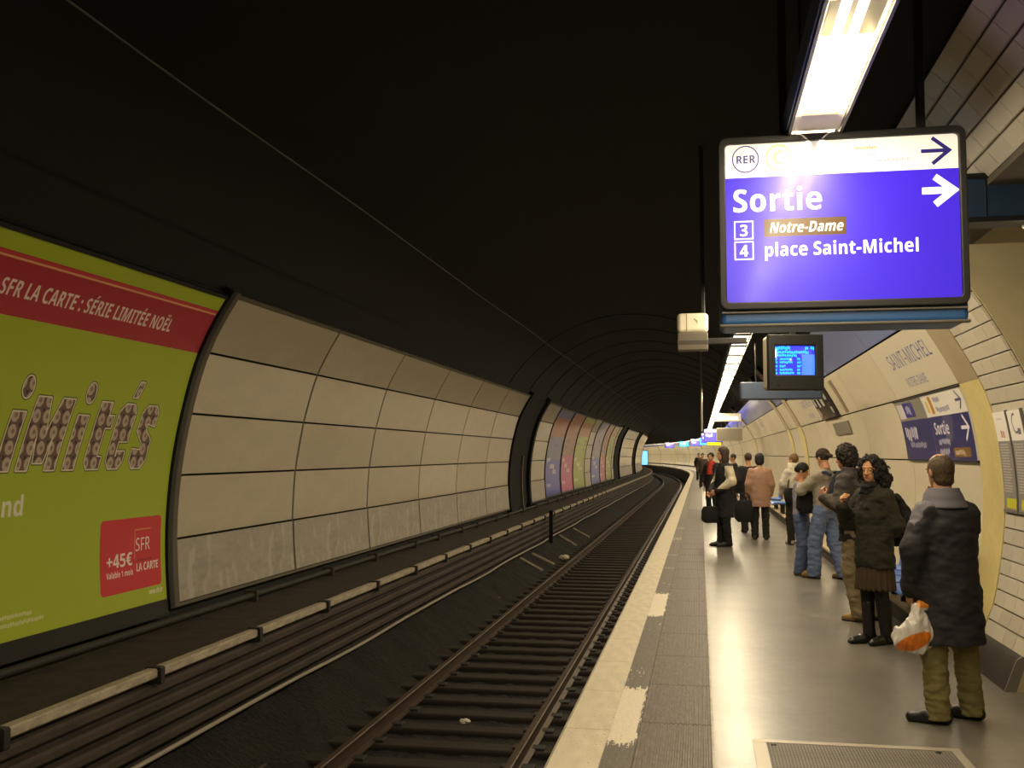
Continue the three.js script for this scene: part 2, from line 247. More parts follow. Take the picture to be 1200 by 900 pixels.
{ // worn paint strip
  const S0 = 3, S1 = 27;
  const tex = canvasTex(2048, 64, (c, w, h) => {
    c.fillStyle = '#4c4741'; c.fillRect(0, 0, w, h);
    const blobs = [[4.6, 5.55, 1, .75], [5.6, 5.85, .5, .4], [5.9, 7.55, 1, .93], [7.5, 8.3, .45, .35], [9.6, 10.6, .3, .25], [10.6, 12.6, .95, .85], [13.2, 13.6, .4, .7], [15, 15.5, .4, .8], [17, 17.5, .5, .7], [20, 21, .5, .6], [23, 23.8, .5, .6]];
    const img = c.getImageData(0, 0, w, h), d = img.data;
    for (let y = 0; y < h; y++) for (let x = 0; x < w; x++) {
      const s = S0 + (x / w) * (S1 - S0), i = (y * w + x) * 4; let k = 0;
      for (const [a, b, q, cov] of blobs) { const e = Math.min((s - a) / .25, (b - s) / .25); if (e > 0) k = Math.max(k, Math.min(1, e) * q * (cov + .2)); }
      const n = noise(x * .09, y * .16, 3) * .55 + noise(x * .3, y * .4, 8) * .35 + .5, g = (rnd() - .5) * 26, on = k > 0 && n < k * .95 && !(y < 5 && n > .4);
      const b = on ? [216, 205, 184] : [86 + n * 22, 80 + n * 20, 73 + n * 18]; for (let j = 0; j < 3; j++) d[i + j] = clamp(b[j] + g, 0, 255);
    }
    c.putImageData(img, 0, 0);
  });
  const g = sweep([[-.555, -.03], [-.385, -.03], [-.385, 0], [-.555, 0]], S0, S1, { ss: [S0, S1] }), p = g.attributes.position, uv = g.attributes.uv;
  for (let i = 0; i < uv.count; i++) uv.setXY(i, (-p.getZ(i) - S0) / (S1 - S0), (p.getX(i) + .555) / .17);
  obj('worn_strip', g, std(0xffffff, .6, { map: tex }), floor);
  for (const [a, b] of [[S_BACK, S0], [S1, END]]) obj('worn_strip', sweep([[-.555, -.03], [-.385, -.03], [-.385, 0], [-.555, 0]], a, b), M.tactile, floor);
}
{ // ribbed warning slabs
  const ribPoly = [[-.383, -.03], [.045, -.03], [.045, -.004]]; const nR = 15;
  for (let k = nR - 1; k >= 0; k--) { const c = -.383 + .428 * (k + .5) / nR, h = .428 / nR; ribPoly.push([c + h * .32, -.004], [c + h * .2, .002], [c - h * .2, .002], [c - h * .32, -.004]); }
  ribPoly.push([-.383, -.004]);
  for (let i = 0; i < 26; i++) { const a = 3.3 + i * 1.075; obj('ribbed_slab', sweep(ribPoly, a + .006, a + 1.069, { crease: .3 }), M.tactileRib, floor); }
  obj('ribbed_run', sweep([[-.383, -.03], [.045, -.03], [.045, -.001], [-.383, -.001]], 3.3 + 26 * 1.075, END), M.tactileRib, floor);
  obj('ribbed_run', sweep([[-.383, -.03], [.045, -.03], [.045, -.001], [-.383, -.001]], S_BACK, 3.3), M.tactileRib, floor);
  obj('edging_strip', sweep([[.044, -.03], [.058, -.03], [.058, .002], [.044, .002]], S_BACK, END), std(0xb9ae9c, .5, { map: dataTex(512, 16, mottle([235, 230, 222], .5, 18, 30), .4, 1) }), floor);
}
{ // floor hatch with ribbed metal plate
  const t = thing('floor_hatch', 'ribbed metal floor hatch with flat steel rim set in the asphalt', 'hatch');
  const x0 = .35, x1 = 1.36, s0 = 5.35, s1 = 6.19;
  obj('rim', merge([sweep(rectPoly(x0 - .075, x0, -.02, .004), s0, s1 + .06), sweep(rectPoly(x1, x1 + .05, -.02, .004), s0, s1 + .06), sweep(rectPoly(x0 - .075, x1 + .05, -.02, .0045), s1, s1 + .06)]), std(0xa59c8d, .45, { metalness: .3 }), t);
  obj('plate', sweep(rectPoly(x0 + .004, x1 - .004, -.02, .002), s0, s1 - .004), std(0x55504a, .6), t);
  const bar = sweep(rectPoly(-.0045, .0045, 0, .004), 0, s1 - s0 - .03); for (let i = 0; i < 56; i++) { const b = obj('rib', bar, M.tactile, t); b.position.set(lerp(x0 + .02, x1 - .02, i / 55), .002, -s0 - .01); }
  for (const x of [x0 + .04, x1 - .08]) { const k = obj('lifting_key', new THREE.CylinderGeometry(.016, .016, .006, 14), M.darkSteel, t); k.position.set(x, .007, -s1 + .05); }
}
// ---------------------------------------------------------------- platform-side wall
const wallRight = structure('wall_right', 'curved platform wall of cream panels, plaster arches and white tiles');
const OPEN0 = 3.1, OPEN1 = 7.8;
{
  const lower = (y0, y1, a, b, m, name) => obj(name, sweep(sheetPoly(RIGHT, y0, y1, 14, .1, .4), a, b), m, wallRight);
  lower(-.02, 3.2, S_BACK, OPEN0, M.passage, 'lining'); lower(-.02, 3.2, OPEN1, END, M.black, 'lining');
  // arches: cream plaster below, grey-beige above
  for (const [a, b] of [[8.86, 9.5], [24.0, 24.75], [27.1, 27.8], [44.2, 45], [60, 60.8], [76, 76.8], [92, 92.8], [108, 108.8], [124, 124.8], [140, 140.8], [156, 156.8], [172, 172.8], [192, 192.8]]) {
    obj('arch_lower', sweep(sheetPoly(RIGHT, .02, 2.27, 16, .0, .12), a, b, { crease: .4 }), M.archCream, wallRight);
    obj('arch_upper', sweep(sheetPoly(RIGHT, 2.272, 3.6, 10, .0, .12), a, b, { crease: .4 }), M.archGrey, wallRight);
    obj('arch_shadow_gap', sweep(sheetPoly(RIGHT, .02, 3.6, 16, .015, .1), a - .03, a), M.black, wallRight);  // black strip beside the arch: the shade of the gap put into its colour
  }
  // panels between the arches
  const RR = [.16, 1.59, 2.268, 2.85, 3.34];
  const spans = [[9.52, 24.0, 5], [24.75, 27.1, 1], [27.8, 44.2, 6], [45, 60, 5], [60.8, 76, 5], [76.8, 92, 5], [92.8, 108, 5], [108.8, 124, 5], [124.8, 140, 5], [140.8, 156, 5], [156.8, 172, 5], [172.8, 192, 6], [192.8, 214, 6]];
  spans.forEach(([a, b, n], si) => { for (let i = 0; i < n; i++) {
    const s0 = lerp(a, b, i / n), s1 = lerp(a, b, (i + 1) / n);
    for (let r = 0; r < 4; r++) {
      if (si === 0 && i === 0 && (r === 1 || r === 2)) continue;                       // name panel and direction sign hang here
      obj(r === 3 ? 'soffit_panel' : 'wall_panel', sweep(sheetPoly(RIGHT, RR[r] + .009, RR[r + 1] - .009, 8, r === 3 ? .03 : .015, .03), s0 + .01, s1 - .01), r === 3 ? M.bluePanel : rnd() < .5 ? M.wallWhite : M.wallWhite2, wallRight);
    }
  } });
  // bench-height plinth along the panels, dark skirting under the tiles
  obj('plinth_run', sweep([[1.93, -.01], [2.3, -.01], [2.3, .16], [1.93, .16]], 9.5, 214), M.plinth, wallRight);
  for (let i = 0; i < 40; i++) obj('plinth_cap', sweep(chamfPoly(1.9, 2.3, .155, .2, .01), 9.5 + i * 1.5 + .004, 11 + i * 1.5 - .004), M.benchEdge, wallRight);
  obj('skirting', sweep([[2.07, -.01], [2.5, -.01], [2.5, .24], [2.195, .24], [2.16, .215]], OPEN1 + .01, 8.86), M.plinth, wallRight);
  obj('skirting_end', sweep([[2.066, -.01], [2.5, -.01], [2.5, .245], [2.19, .245], [2.155, .215]], OPEN1 - .012, OPEN1 + .01), M.steel, wallRight);
  // tiles: arc-length rows
  const arc = []; let len = 0; RIGHT.forEach((p, i) => { if (i) len += Math.hypot(p.x - RIGHT[i - 1].x, p.y - RIGHT[i - 1].y); arc.push(len); });
  const atLen = (l) => { let i = arc.findIndex((v) => v >= l); if (i < 1) i = 1; const t = (l - arc[i - 1]) / (arc[i] - arc[i - 1]); return [lerp(RIGHT[i - 1].x, RIGHT[i].x, t), lerp(RIGHT[i - 1].y, RIGHT[i].y, t)]; };
  const TH = .1235, TW = .272;
  function tileAt(l0, s0, s1, jit) {
    const a = atLen(l0 + .004), b = atLen(l0 + TH - .004), dx = b[0] - a[0], dy = b[1] - a[1], l = Math.hypot(dx, dy), n = [dy / l, -dx / l], d = .012 + jit, e = .01;
    const poly = [[a[0] + n[0] * d, a[1] + n[1] * d], [a[0] + dx * .05 + n[0] * (d - e), a[1] + dy * .05 + n[1] * (d - e)], [b[0] - dx * .05 + n[0] * (d - e), b[1] - dy * .05 + n[1] * (d - e)], [b[0] + n[0] * d, b[1] + n[1] * d], [b[0] + n[0] * .05, b[1] + n[1] * .05], [a[0] + n[0] * .05, a[1] + n[1] * .05]];
    obj('tile', sweep(poly, s0 + .003, s1 - .003, { ss: [s0 + .003, s1 - .003], smooth: false }), M.tiles[Math.floor(rnd() * 4)], wallRight);
  }
  obj('grout_bed', sweep(sheetPoly(RIGHT, .24, 3.22, 16, .022, .1), OPEN1, 8.84), M.grout, wallRight);
  for (let r = 2; r < 30; r++) { const l = r * TH; if (atLen(l + TH)[1] > 3.23) break; for (let c = 0; c < 4; c++) tileAt(l, OPEN1 + c * TW * .963, OPEN1 + (c + 1) * TW * .963, (rnd() - .5) * .002); }
  // header over the passage: same tiles carried up to the dark vault
  obj('grout_bed', sweep(sheetPoly(RIGHT, 3.2, 3.66, 6, .022, .09), OPEN0, 8.84), M.grout, wallRight);
  let l0 = 0; while (atLen(l0)[1] < 3.2) l0 += TH / 8;
  for (let r = 0; r < 5; r++) for (let c = 0; c < 21; c++) { const s0 = OPEN0 + c * TW + (r % 2 ? 0 : 0); tileAt(l0 + r * TH, s0, s0 + TW, (rnd() - .5) * .002); }
  obj('header_edge', sweep([[1.61, 3.17], [1.95, 3.17], [1.95, 3.25], [1.61, 3.21]], OPEN0, OPEN1 - .01), M.grout, wallRight);
}
{ // passage leading off the platform
  const pw = structure('wall_passage', 'cream walls and ceiling of the exit passage behind the tiled opening');
  obj('side_wall', (() => { const a = arcPts(RIGHT, .0, 3.3, 18); const poly = a.map(([x, y]) => [x + .03, y]).concat([[5.5, 3.3], [5.5, 0]]); return sweep(poly, OPEN1 - .02, OPEN1, { ss: [OPEN1 - .02, OPEN1 - .001] }); })(), M.passage, pw);
  obj('side_wall', place(new THREE.BoxGeometry(3.2, 3.4, .2), 4.1, 1.7, -OPEN0 + .1), M.passage, pw);
  obj('end_wall', place(new THREE.BoxGeometry(.2, 3.4, 5), 5.6, 1.7, -5.45), M.passage, pw);
  obj('passage_ceiling', place(new THREE.BoxGeometry(4.1, .15, 5), 3.75, 3.5, -5.45), M.passage, pw);
  const b = thing('blue_beam', 'dark blue boxed beam crossing the top of the passage opening', 'beam');
  obj('beam_box', place(rbox(3.2, .24, .16, .01), 2.75, 3.1, -6.15), std(0x27405a, .5), b); obj('lower_rail', place(rbox(3.2, .03, .19, .006), 2.75, 2.975, -6.15), M.darkSteel, b); obj('upper_rail', place(rbox(3.2, .03, .19, .006), 2.75, 3.225, -6.15), M.darkSteel, b);
  for (const x of [1.6, 2.2, 2.8]) obj('joint', place(rbox(.012, .235, .164, .003, 1), x, 3.1, -6.15), M.darkSteel, b);
  const l = thing('bulkhead_lamp', 'round white bulkhead lamp glowing under the blue beam', 'lamp');
  const lg = new THREE.SphereGeometry(.11, 24, 12, 0, Math.PI * 2, Math.PI / 2, Math.PI / 2); obj('globe', place(lg, 1.93, 2.955, -6.15), std(0xfff4dc, .4, { emissive: LAMP, emissiveIntensity: 2.2 }), l); obj('rim', place(new THREE.CylinderGeometry(.12, .12, .02, 24), 1.93, 2.955, -6.15), M.creamMetal, l);
  const pl = new THREE.PointLight(LAMP, .35); pl.position.set(1.93, 2.8, -6.15); pl.shadow.radius = 3; pl.castShadow = true; pl.name = 'bulkhead_lamp_light'; scene.add(pl);
}

// ---------------------------------------------------------------- line of fluorescent fittings over the platform
{
  const ux = LAMP_W / 2;
  const housing = merge([sweep([[-.125, -.016], [-.112, -.016], [-.112, .1], [.112, .1], [.112, -.016], [.125, -.016], [.125, .14], [-.125, .14]], 0, LAMP_PITCH, { ss: [0, LAMP_PITCH] })]);
  const sideStrip = merge([sweep(rectPoly(-.132, -.124, .01, .13), 0, LAMP_PITCH - .01, { ss: [0, LAMP_PITCH - .01] }), sweep(rectPoly(.124, .132, .01, .13), 0, LAMP_PITCH - .01, { ss: [0, LAMP_PITCH - .01] })]);
  const gear = merge([sweep(rectPoly(-.11, .11, .002, .1), LAMP_L + .01, LAMP_PITCH - .004, { ss: [LAMP_L + .01, LAMP_PITCH - .004] })]);
  const reflector = sweep([[-.111, .0], [-.105, .0], [-.07, .09], [.07, .09], [.105, .0], [.111, .0], [.08, .096], [-.08, .096]], .01, LAMP_L, { ss: [.01, LAMP_L] });
  const tube = new THREE.CylinderGeometry(.019, .019, LAMP_L - .06, 12).rotateX(Math.PI / 2).translate(0, .045, -LAMP_L / 2);
  const tubes = merge([tube.clone().translate(-.03, 0, 0), tube.clone().translate(.03, 0, 0)]);
  const vee = [[-.1, .014], [-.088, .002], [.088, .002], [.1, .014]];      // shallow prismatic bowl
  const diff = sweep(vee, .33, LAMP_L - .02, { ss: [.33, LAMP_L - .02], crease: .2 });
  const diffFull = sweep(vee, .02, LAMP_L - .02, { ss: [.02, LAMP_L - .02], crease: .2 });
  for (let i = -3; i < 134; i++) {
    const s = LAMP_S0 + i * LAMP_PITCH, t = thing('ceiling_light', i === 0 ? 'lit fluorescent fitting with bare tube ends just in front of the large blue exit sign' : 'lit fluorescent fitting in the continuous blue-edged light line above the platform', 'light', 'fluorescent light line over the platform');
    t.position.set(...P(s, LAMP_X, LAMP_Y)); t.rotation.y = headAt(s);
    obj('housing', housing, M.darkSteel, t);
    obj('diffuser', i === 0 ? diff : diffFull, M.diffuser, t);
    if (i < 22) { obj('side_strip', sideStrip, M.troughBlue, t); obj('gear_cover', gear, i < 2 ? M.lampCream : M.trunk, t); }
    if (i === 0) { obj('reflector', reflector, std(0x8f8878, .6), t); obj('tube', tubes, M.tube, t); }
    const span = i < 16 ? 1 : i < 40 ? 3 : 8, first = i < 16 ? i : i < 40 ? i - (i - 16) % 3 : i - (i - 40) % 8;
    if (i === first) for (const side of [-1, 1]) {
      const L = span === 1 ? LAMP_L : LAMP_PITCH * span - .24, r = new THREE.RectAreaLight(LAMP, LAMP_RADIANCE * (span === 1 ? 1 : .86), L, .08), mid = s + L / 2;
      r.name = 'ceiling_light_glow'; r.position.set(...P(mid, LAMP_X + side * .05, LAMP_Y - .022)); r.rotation.order = 'YXZ'; r.lookAt(...P(mid, LAMP_X + side * (.05 + Math.sin(LAMP_TILT)), LAMP_Y - .022 - Math.cos(LAMP_TILT)));
      r.castShadow = true; scene.add(r);
    }
    if (i % 3 === 1 && i < 40) { obj('hanger', place(new THREE.CylinderGeometry(.008, .008, 1.2, 6), .0, .72, -.6), M.darkSteel, t); }
  }
}
// contact wire over the track
tag(obj('contact_wire', (() => { const pts = []; for (let s = -3; s < 150; s += 2.5) pts.push(new THREE.Vector3(...P(s, -2.42, 3.44 + .01 * Math.sin(s)))); return new THREE.TubeGeometry(new THREE.CatmullRomCurve3(pts), 300, .005, 6); })(), std(0x3a352f, .6)), 'single overhead contact wire running above the track', 'wire');

// ---------------------------------------------------------------- hanging exit sign
function roundRect(c, x, y, w, h, r) { c.beginPath(); c.moveTo(x + r, y); c.lineTo(x + w - r, y); c.quadraticCurveTo(x + w, y, x + w, y + r); c.lineTo(x + w, y + h - r); c.quadraticCurveTo(x + w, y + h, x + w - r, y + h); c.lineTo(x + r, y + h); c.quadraticCurveTo(x, y + h, x, y + h - r); c.lineTo(x, y + r); c.quadraticCurveTo(x, y, x + r, y); c.closePath(); }
function fitText(c, t, x, y, w, size, font = 'bold ', fam = 'sans-serif', skew = 0) { c.font = font + size + 'px ' + fam; const m = c.measureText(t).width; c.save(); c.translate(x, y); c.transform(w / m, 0, skew, 1, 0, 0); c.fillText(t, 0, 0); c.restore(); }
function arrow(c, x, y, L, H, t) { c.lineWidth = t; c.lineCap = 'butt'; c.lineJoin = 'miter'; c.beginPath(); c.moveTo(x, y); c.lineTo(x + L - t * .6, y); c.stroke(); c.beginPath(); c.moveTo(x + L * .38, y - H / 2); c.lineTo(x + L - t * .3, y); c.lineTo(x + L * .38, y + H / 2); c.stroke(); }
function scribble(c, x, y, w, h, n) { let q = x; for (let i = 0; i < n && q < x + w; i++) { const k = w / n * (.45 + .7 * rnd()); c.fillRect(q, y - h * (.7 + .3 * rnd()), k * .7, h * (.75 + .25 * rnd())); q += k; } }
{
  const t = thing('exit_sign', 'large hanging blue exit sign reading Sortie with white arrow', 'sign');
  // px-based layout of the face: 275 x 192 units
  const tex = canvasTex(1650, 1152, (c, W, H) => {
    c.scale(6, 6); c.fillStyle = '#3a22d6'; c.fillRect(0, 0, 275, 192);
    c.fillStyle = '#f4eee6'; c.fillRect(2, 2, 271, 40);
    c.strokeStyle = '#3c3486'; c.lineWidth = 1.5; c.beginPath(); c.arc(27, 20, 15.5, 0, 7); c.stroke();
    c.fillStyle = '#3c3486'; fitText(c, 'RER', 15, 25, 24, 13);
    c.strokeStyle = '#dfe08a'; c.lineWidth = 2; c.beginPath(); c.arc(66, 20, 14.5, 0, 7); c.stroke(); c.fillStyle = '#e2e29a'; fitText(c, 'C', 58.5, 28, 15, 22);
    c.fillStyle = '#c9a878'; scribble(c, 156, 15, 30, 3.2, 11); c.fillStyle = '#c2b3c4'; scribble(c, 160, 23, 28, 3, 9); scribble(c, 156, 30.5, 5, 3.4, 1); scribble(c, 178, 30.5, 48, 3.6, 14);
    c.strokeStyle = '#2b2470'; arrow(c, 231, 21, 33, 30, 4.4);
    c.fillStyle = '#ffffff'; fitText(c, 'Sortie', 10, 83, 108, 37); c.strokeStyle = '#fff'; arrow(c, 231, 67, 38, 32, 8);
    c.lineWidth = 1.8; for (const [y, n] of [[94, '3'], [118, '4']]) { c.strokeStyle = '#e6dcff'; c.strokeRect(13, y, 21.5, 20.5); c.fillStyle = '#fff'; fitText(c, n, 18.6, y + 17, 10.5, 19); }
    c.fillStyle = '#55380c'; c.fillRect(48, 92.5, 96, 20.5); c.fillStyle = '#fff'; fitText(c, 'Notre-Dame', 53, 108.5, 87, 17, 'italic bold ');
    fitText(c, 'place Saint-Michel', 47, 136, 180, 21.5);
  });
  const X0 = .125, X1 = 1.212, Y0 = 2.375, Y1 = 3.168, Z = -5, w = X1 - X0, h = Y1 - Y0, cx = (X0 + X1) / 2, cy = (Y0 + Y1) / 2, D = .3;
  obj('casing', place(rbox(w + .045, h + .13, D, .03, 4), cx, cy - .04, Z - D / 2 - .016), M.signBlue, t);
  const fr = new THREE.Shape(); const rr = (s, x0, y0, x1, y1, r, cw) => { s.moveTo(x0 + r, y0); s.lineTo(x1 - r, y0); s.quadraticCurveTo(x1, y0, x1, y0 + r); s.lineTo(x1, y1 - r); s.quadraticCurveTo(x1, y1, x1 - r, y1); s.lineTo(x0 + r, y1); s.quadraticCurveTo(x0, y1, x0, y1 - r); s.lineTo(x0, y0 + r); s.quadraticCurveTo(x0, y0, x0 + r, y0); };
  rr(fr, X0 - .018, Y0 - .02, X1 + .018, Y1 + .02, .045); const hole = new THREE.Path(); rr(hole, X0 + .004, Y0 + .004, X1 - .004, Y1 - .004, .03); fr.holes.push(hole);
  obj('frame', new THREE.ExtrudeGeometry(fr, { depth: .03, bevelEnabled: true, bevelSize: .006, bevelThickness: .006, bevelSegments: 2, curveSegments: 6 }).translate(0, 0, Z - .022), std(0x19171a, .5), t);
  const face = new THREE.Mesh(new THREE.PlaneGeometry(w, h), phys(0xffffff, .3, { map: tex, emissive: 0xffffff, emissiveMap: tex, emissiveIntensity: .5, clearcoat: .12, clearcoatRoughness: .1 })); face.name = 'lit_face'; face.position.set(cx, cy, Z - .004); face.receiveShadow = true; t.add(face);
  obj('lower_rail', place(rbox(w + .03, .01, .02, .004), cx, Y0 - .037, Z - .01), std(0x77736a, .5), t); obj('bottom_edge', place(rbox(w + .05, .014, .04, .005), cx, Y0 - .1, Z - .02), std(0x5c5850, .5), t);
  for (const x of [X0 + .3, X1 - .14]) obj('hanger', place(rbox(.04, .9, .04, .008), x, Y1 + .46, Z - .16), M.darkSteel, t);
  const sl = new THREE.RectAreaLight(new THREE.Color().setRGB(.16, .09, 1), .32, w * .9, h * .7); sl.position.set(cx, cy - .1, Z + .015); sl.lookAt(cx, cy - .1, 5); sl.castShadow = true; sl.name = 'exit_sign_glow'; scene.add(sl);
}
// ---------------------------------------------------------------- departures monitor
{
  const t = thing('departures_monitor', 'boxy tube monitor with black bezel showing blue departures screen', 'monitor');
  const X0 = .6, X1 = 1.06, Y0 = 2.225, Y1 = 2.69, Z = -9.2, w = X1 - X0, h = Y1 - Y0, cx = (X0 + X1) / 2, cy = (Y0 + Y1) / 2;
  obj('casing', merge([place(rbox(w + .012, h + .012, .17, .03, 4), cx - .004, cy, Z - .125), place(rbox(w * .82, h * .8, .22, .05, 4), cx, cy - .01, Z - .29)]), M.creamMetal, t);
  const sh = new THREE.Shape(); sh.moveTo(-w / 2, -h / 2); sh.lineTo(w / 2, -h / 2); sh.lineTo(w / 2, h / 2); sh.lineTo(-w / 2, h / 2); sh.closePath(); const sw = .375, shh = .28, ox = -.004, oy = .018, ho = new THREE.Path(); ho.moveTo(ox - sw / 2, oy - shh / 2); ho.lineTo(ox - sw / 2, oy + shh / 2); ho.lineTo(ox + sw / 2, oy + shh / 2); ho.lineTo(ox + sw / 2, oy - shh / 2); ho.closePath(); sh.holes.push(ho);
  obj('bezel', new THREE.ExtrudeGeometry(sh, { depth: .05, bevelEnabled: true, bevelSize: .012, bevelThickness: .014, bevelSegments: 3 }).translate(cx, cy, Z - .055), std(0x070608, .6), t);
  const tex = canvasTex(512, 384, (c) => {
    c.fillStyle = '#3b3cf0'; c.fillRect(0, 0, 512, 384); c.fillStyle = '#4f86ff'; c.fillRect(330, 120, 170, 250); c.fillStyle = '#36e0ff';
    scribble(c, 10, 66, 280, 44, 13); scribble(c, 375, 66, 60, 40, 3); scribble(c, 445, 66, 56, 40, 3); scribble(c, 8, 112, 480, 34, 26); scribble(c, 8, 148, 330, 32, 18);
    for (const y of [188, 226, 270, 312, 350]) { scribble(c, 8, y, 52, 28, 4); scribble(c, 78, y, y === 270 ? 80 : 190, 28, y === 270 ? 5 : 12); scribble(c, 276, y, 58, 28, 4); }
  });
  const scr = new THREE.SphereGeometry(.75, 20, 16, -.19, .38, Math.PI / 2 - .145, .29); // bulged tube face
  const g = new THREE.PlaneGeometry(sw + .01, shh + .01, 14, 12), p = g.attributes.position; for (let i = 0; i < p.count; i++) { const x = p.getX(i), y = p.getY(i); p.setZ(i, .018 - (x * x + y * y) * .75); } g.computeVertexNormals();
  obj('screen', g.translate(cx + ox, cy + oy, Z - .022), phys(0x0b0b12, .12, { emissive: 0xffffff, emissiveMap: tex, emissiveIntensity: 1.5, clearcoat: 1, clearcoatRoughness: .05 }), t);
  for (const x of [-.16, .15]) obj('knob', place(new THREE.CylinderGeometry(.007, .007, .012, 10), cx + x, cy - .19, Z + .012, Math.PI / 2), M.darkSteel, t);
  t.rotation.y = .2; t.position.set(cx - (cx * Math.cos(.2) + Z * Math.sin(.2)), 0, Z - (Z * Math.cos(.2) - cx * Math.sin(.2)));
  obj('bracket', merge([place(rbox(.05, .9, .05, .006), cx + .02, Y1 + .44, Z - .16), place(rbox(.26, .02, .22, .006), cx + .02, Y1 + .012, Z - .16)]), M.darkSteel, t);
}
// ---------------------------------------------------------------- clock box beyond the exit sign
{
  const t = thing('clock_box', 'small rounded white clock box over a grey equipment case beside the light line', 'clock');
  const cx = -.06, Z = -10;
  obj('face_box', place(rbox(.296, .19, .14, .04, 4), cx, 2.92, Z), std(0xf6edd6, .5), t);
  obj('seam', place(rbox(.007, .175, .004, .001, 1), cx - .054, 2.92, Z + .071), std(0xa8966c, .6), t);
  obj('hand', merge([place(rbox(.005, .03, .004, .001, 1), cx + .042, 2.924, Z + .073, 0, 0, .3), place(rbox(.005, .042, .004, .001, 1), cx + .03, 2.945, Z + .073, 0, 0, .9)]), std(0x8a7a58, .6), t);
  obj('lower_case', place(rbox(.29, .17, .17, .013), cx, 2.737, Z), std(0x6d655a, .6), t); obj('case_band', place(rbox(.293, .042, .174, .005), cx, 2.728, Z), std(0x4a443e, .6), t);
  obj('arm', place(rbox(.42, .06, .06, .01), cx + .3, 2.745, Z - .02), M.darkSteel, t); obj('hanger', place(rbox(.04, 1.9, .04, .008), cx + .1, 3.78, Z - .02), M.darkSteel, t);
}
// grey hanging rod further along
{ const t = thing('hanging_pole', 'thin grey pole hanging from the vault beside the light line', 'pole'); obj('pole', merge([rod([.04, 2.2, -26], [.04, 4.62, -26], .03, 10)]), M.steel, t); obj('foot_cap', place(new THREE.CylinderGeometry(.045, .045, .05, 12), .04, 2.2, -26), M.darkSteel, t); }
// ---------------------------------------------------------------- further hanging signs and screens
function hangingBox(name, label, cat, s, x, y, w, h, d, draw, emis, group, casing = M.signBlue) {
  const t = thing(name, label, cat, group); t.position.set(...P(s, x, y)); t.rotation.y = headAt(s);
  obj('casing', rbox(w, h, d, .02, 2), casing, t);
  const tex = canvasTex(128, Math.max(32, Math.round(128 * h / w)), draw); const f = obj(emis > .1 ? 'lit_face' : 'blank_face', new THREE.PlaneGeometry(w * .94, h * .9).translate(0, 0, d / 2 + .004), emis > .1 ? std(0xffffff, .4, { map: tex, emissive: 0xffffff, emissiveMap: tex, emissiveIntensity: emis }) : std(0xffffff, .5, { map: tex }), t);
  const top = xAt(RIGHT, 3.3) > x ? 4.2 : 3.6; for (const k of [-.3, .3]) obj('hanger', place(new THREE.CylinderGeometry(.012, .012, Math.max(.2, 4.25 - y - h / 2 - Math.abs(x) * .35), 6), k * w, h / 2 + Math.max(.2, 4.25 - y - h / 2 - Math.abs(x) * .35) / 2, 0), M.darkSteel, t);
  return t;
}
const blueDraw = (c, w, h) => { c.fillStyle = '#5a52e8'; c.fillRect(0, 0, w, h); c.fillStyle = '#f3ecff'; c.fillRect(0, 0, w, h * .22); scribble(c, w * .08, h * .6, w * .5, h * .25, 5); };
hangingBox('hanging_sign', 'blue-grey hanging sign box seen edge on behind the departures monitor', 'sign', 14.6, 1.1, 2.53, 1.1, .24, .3, (c, w, h) => { c.fillStyle = '#39465e'; c.fillRect(0, 0, w, h); }, .05, undefined, std(0x2c3a4c, .5));
hangingBox('hanging_sign', 'slim white backlit sign box hanging across the platform', 'sign', 38, .95, 2.98, 1.05, .3, .3, (c, w, h) => { c.fillStyle = '#b7ab96'; c.fillRect(0, 0, w, h); c.fillStyle = '#fff8ea'; c.fillRect(w * .1, h * .4, w * .8, h * .38); }, .9, undefined, M.creamMetal);
hangingBox('hanging_sign', 'pale grey hanging equipment box under the slim backlit sign', 'sign', 40, 1.1, 2.4, 1.0, .5, .3, (c, w, h) => { c.fillStyle = '#8f8677'; c.fillRect(0, 0, w, h); }, .05, undefined, M.creamMetal);
for (const [s, x, y, w, h, kind] of [[62, .75, 2.75, 1.1, .8, 0], [78, .6, 2.85, 1.1, .8, 0], [95, .7, 2.8, 1.1, .7, 1], [112, .6, 2.9, 1.2, .8, 0], [130, .6, 2.9, 1.2, .7, 1], [148, .5, 2.9, 1.3, .8, 0]])
  hangingBox('hanging_sign', kind ? 'small cyan lit screen hanging far along the platform' : 'small violet-blue lit exit sign hanging far along the platform', 'sign', s, x, y, w, h, .25, kind ? (c, W, H) => { c.fillStyle = '#48c8f4'; c.fillRect(0, 0, W, H); c.fillStyle = '#d9f6ff'; scribble(c, W * .1, H * .6, W * .7, H * .3, 5); } : blueDraw, 1.1, 'lit signs far along the platform');
hangingBox('hanging_sign', 'yellow lit sign hanging far along the platform above the distant passengers', 'sign', 66, .85, 2.35, .9, .3, .2, (c, w, h) => { c.fillStyle = '#e8d418'; c.fillRect(0, 0, w, h); }, .9);
{ const t = thing('light_panel', 'tall pale blue lit panel standing where the far tunnel bends', 'lit panel'); t.position.set(...P(150, -2.9, 1.1)); t.rotation.y = headAt(150); obj('casing', rbox(1.0, 2.2, .25, .03), M.black, t); obj('lit_face', new THREE.PlaneGeometry(.86, 2.0).translate(0, 0, .13), std(0xa8dcf4, .4, { emissive: 0x7fd0f2, emissiveIntensity: 1.2 }), t); }

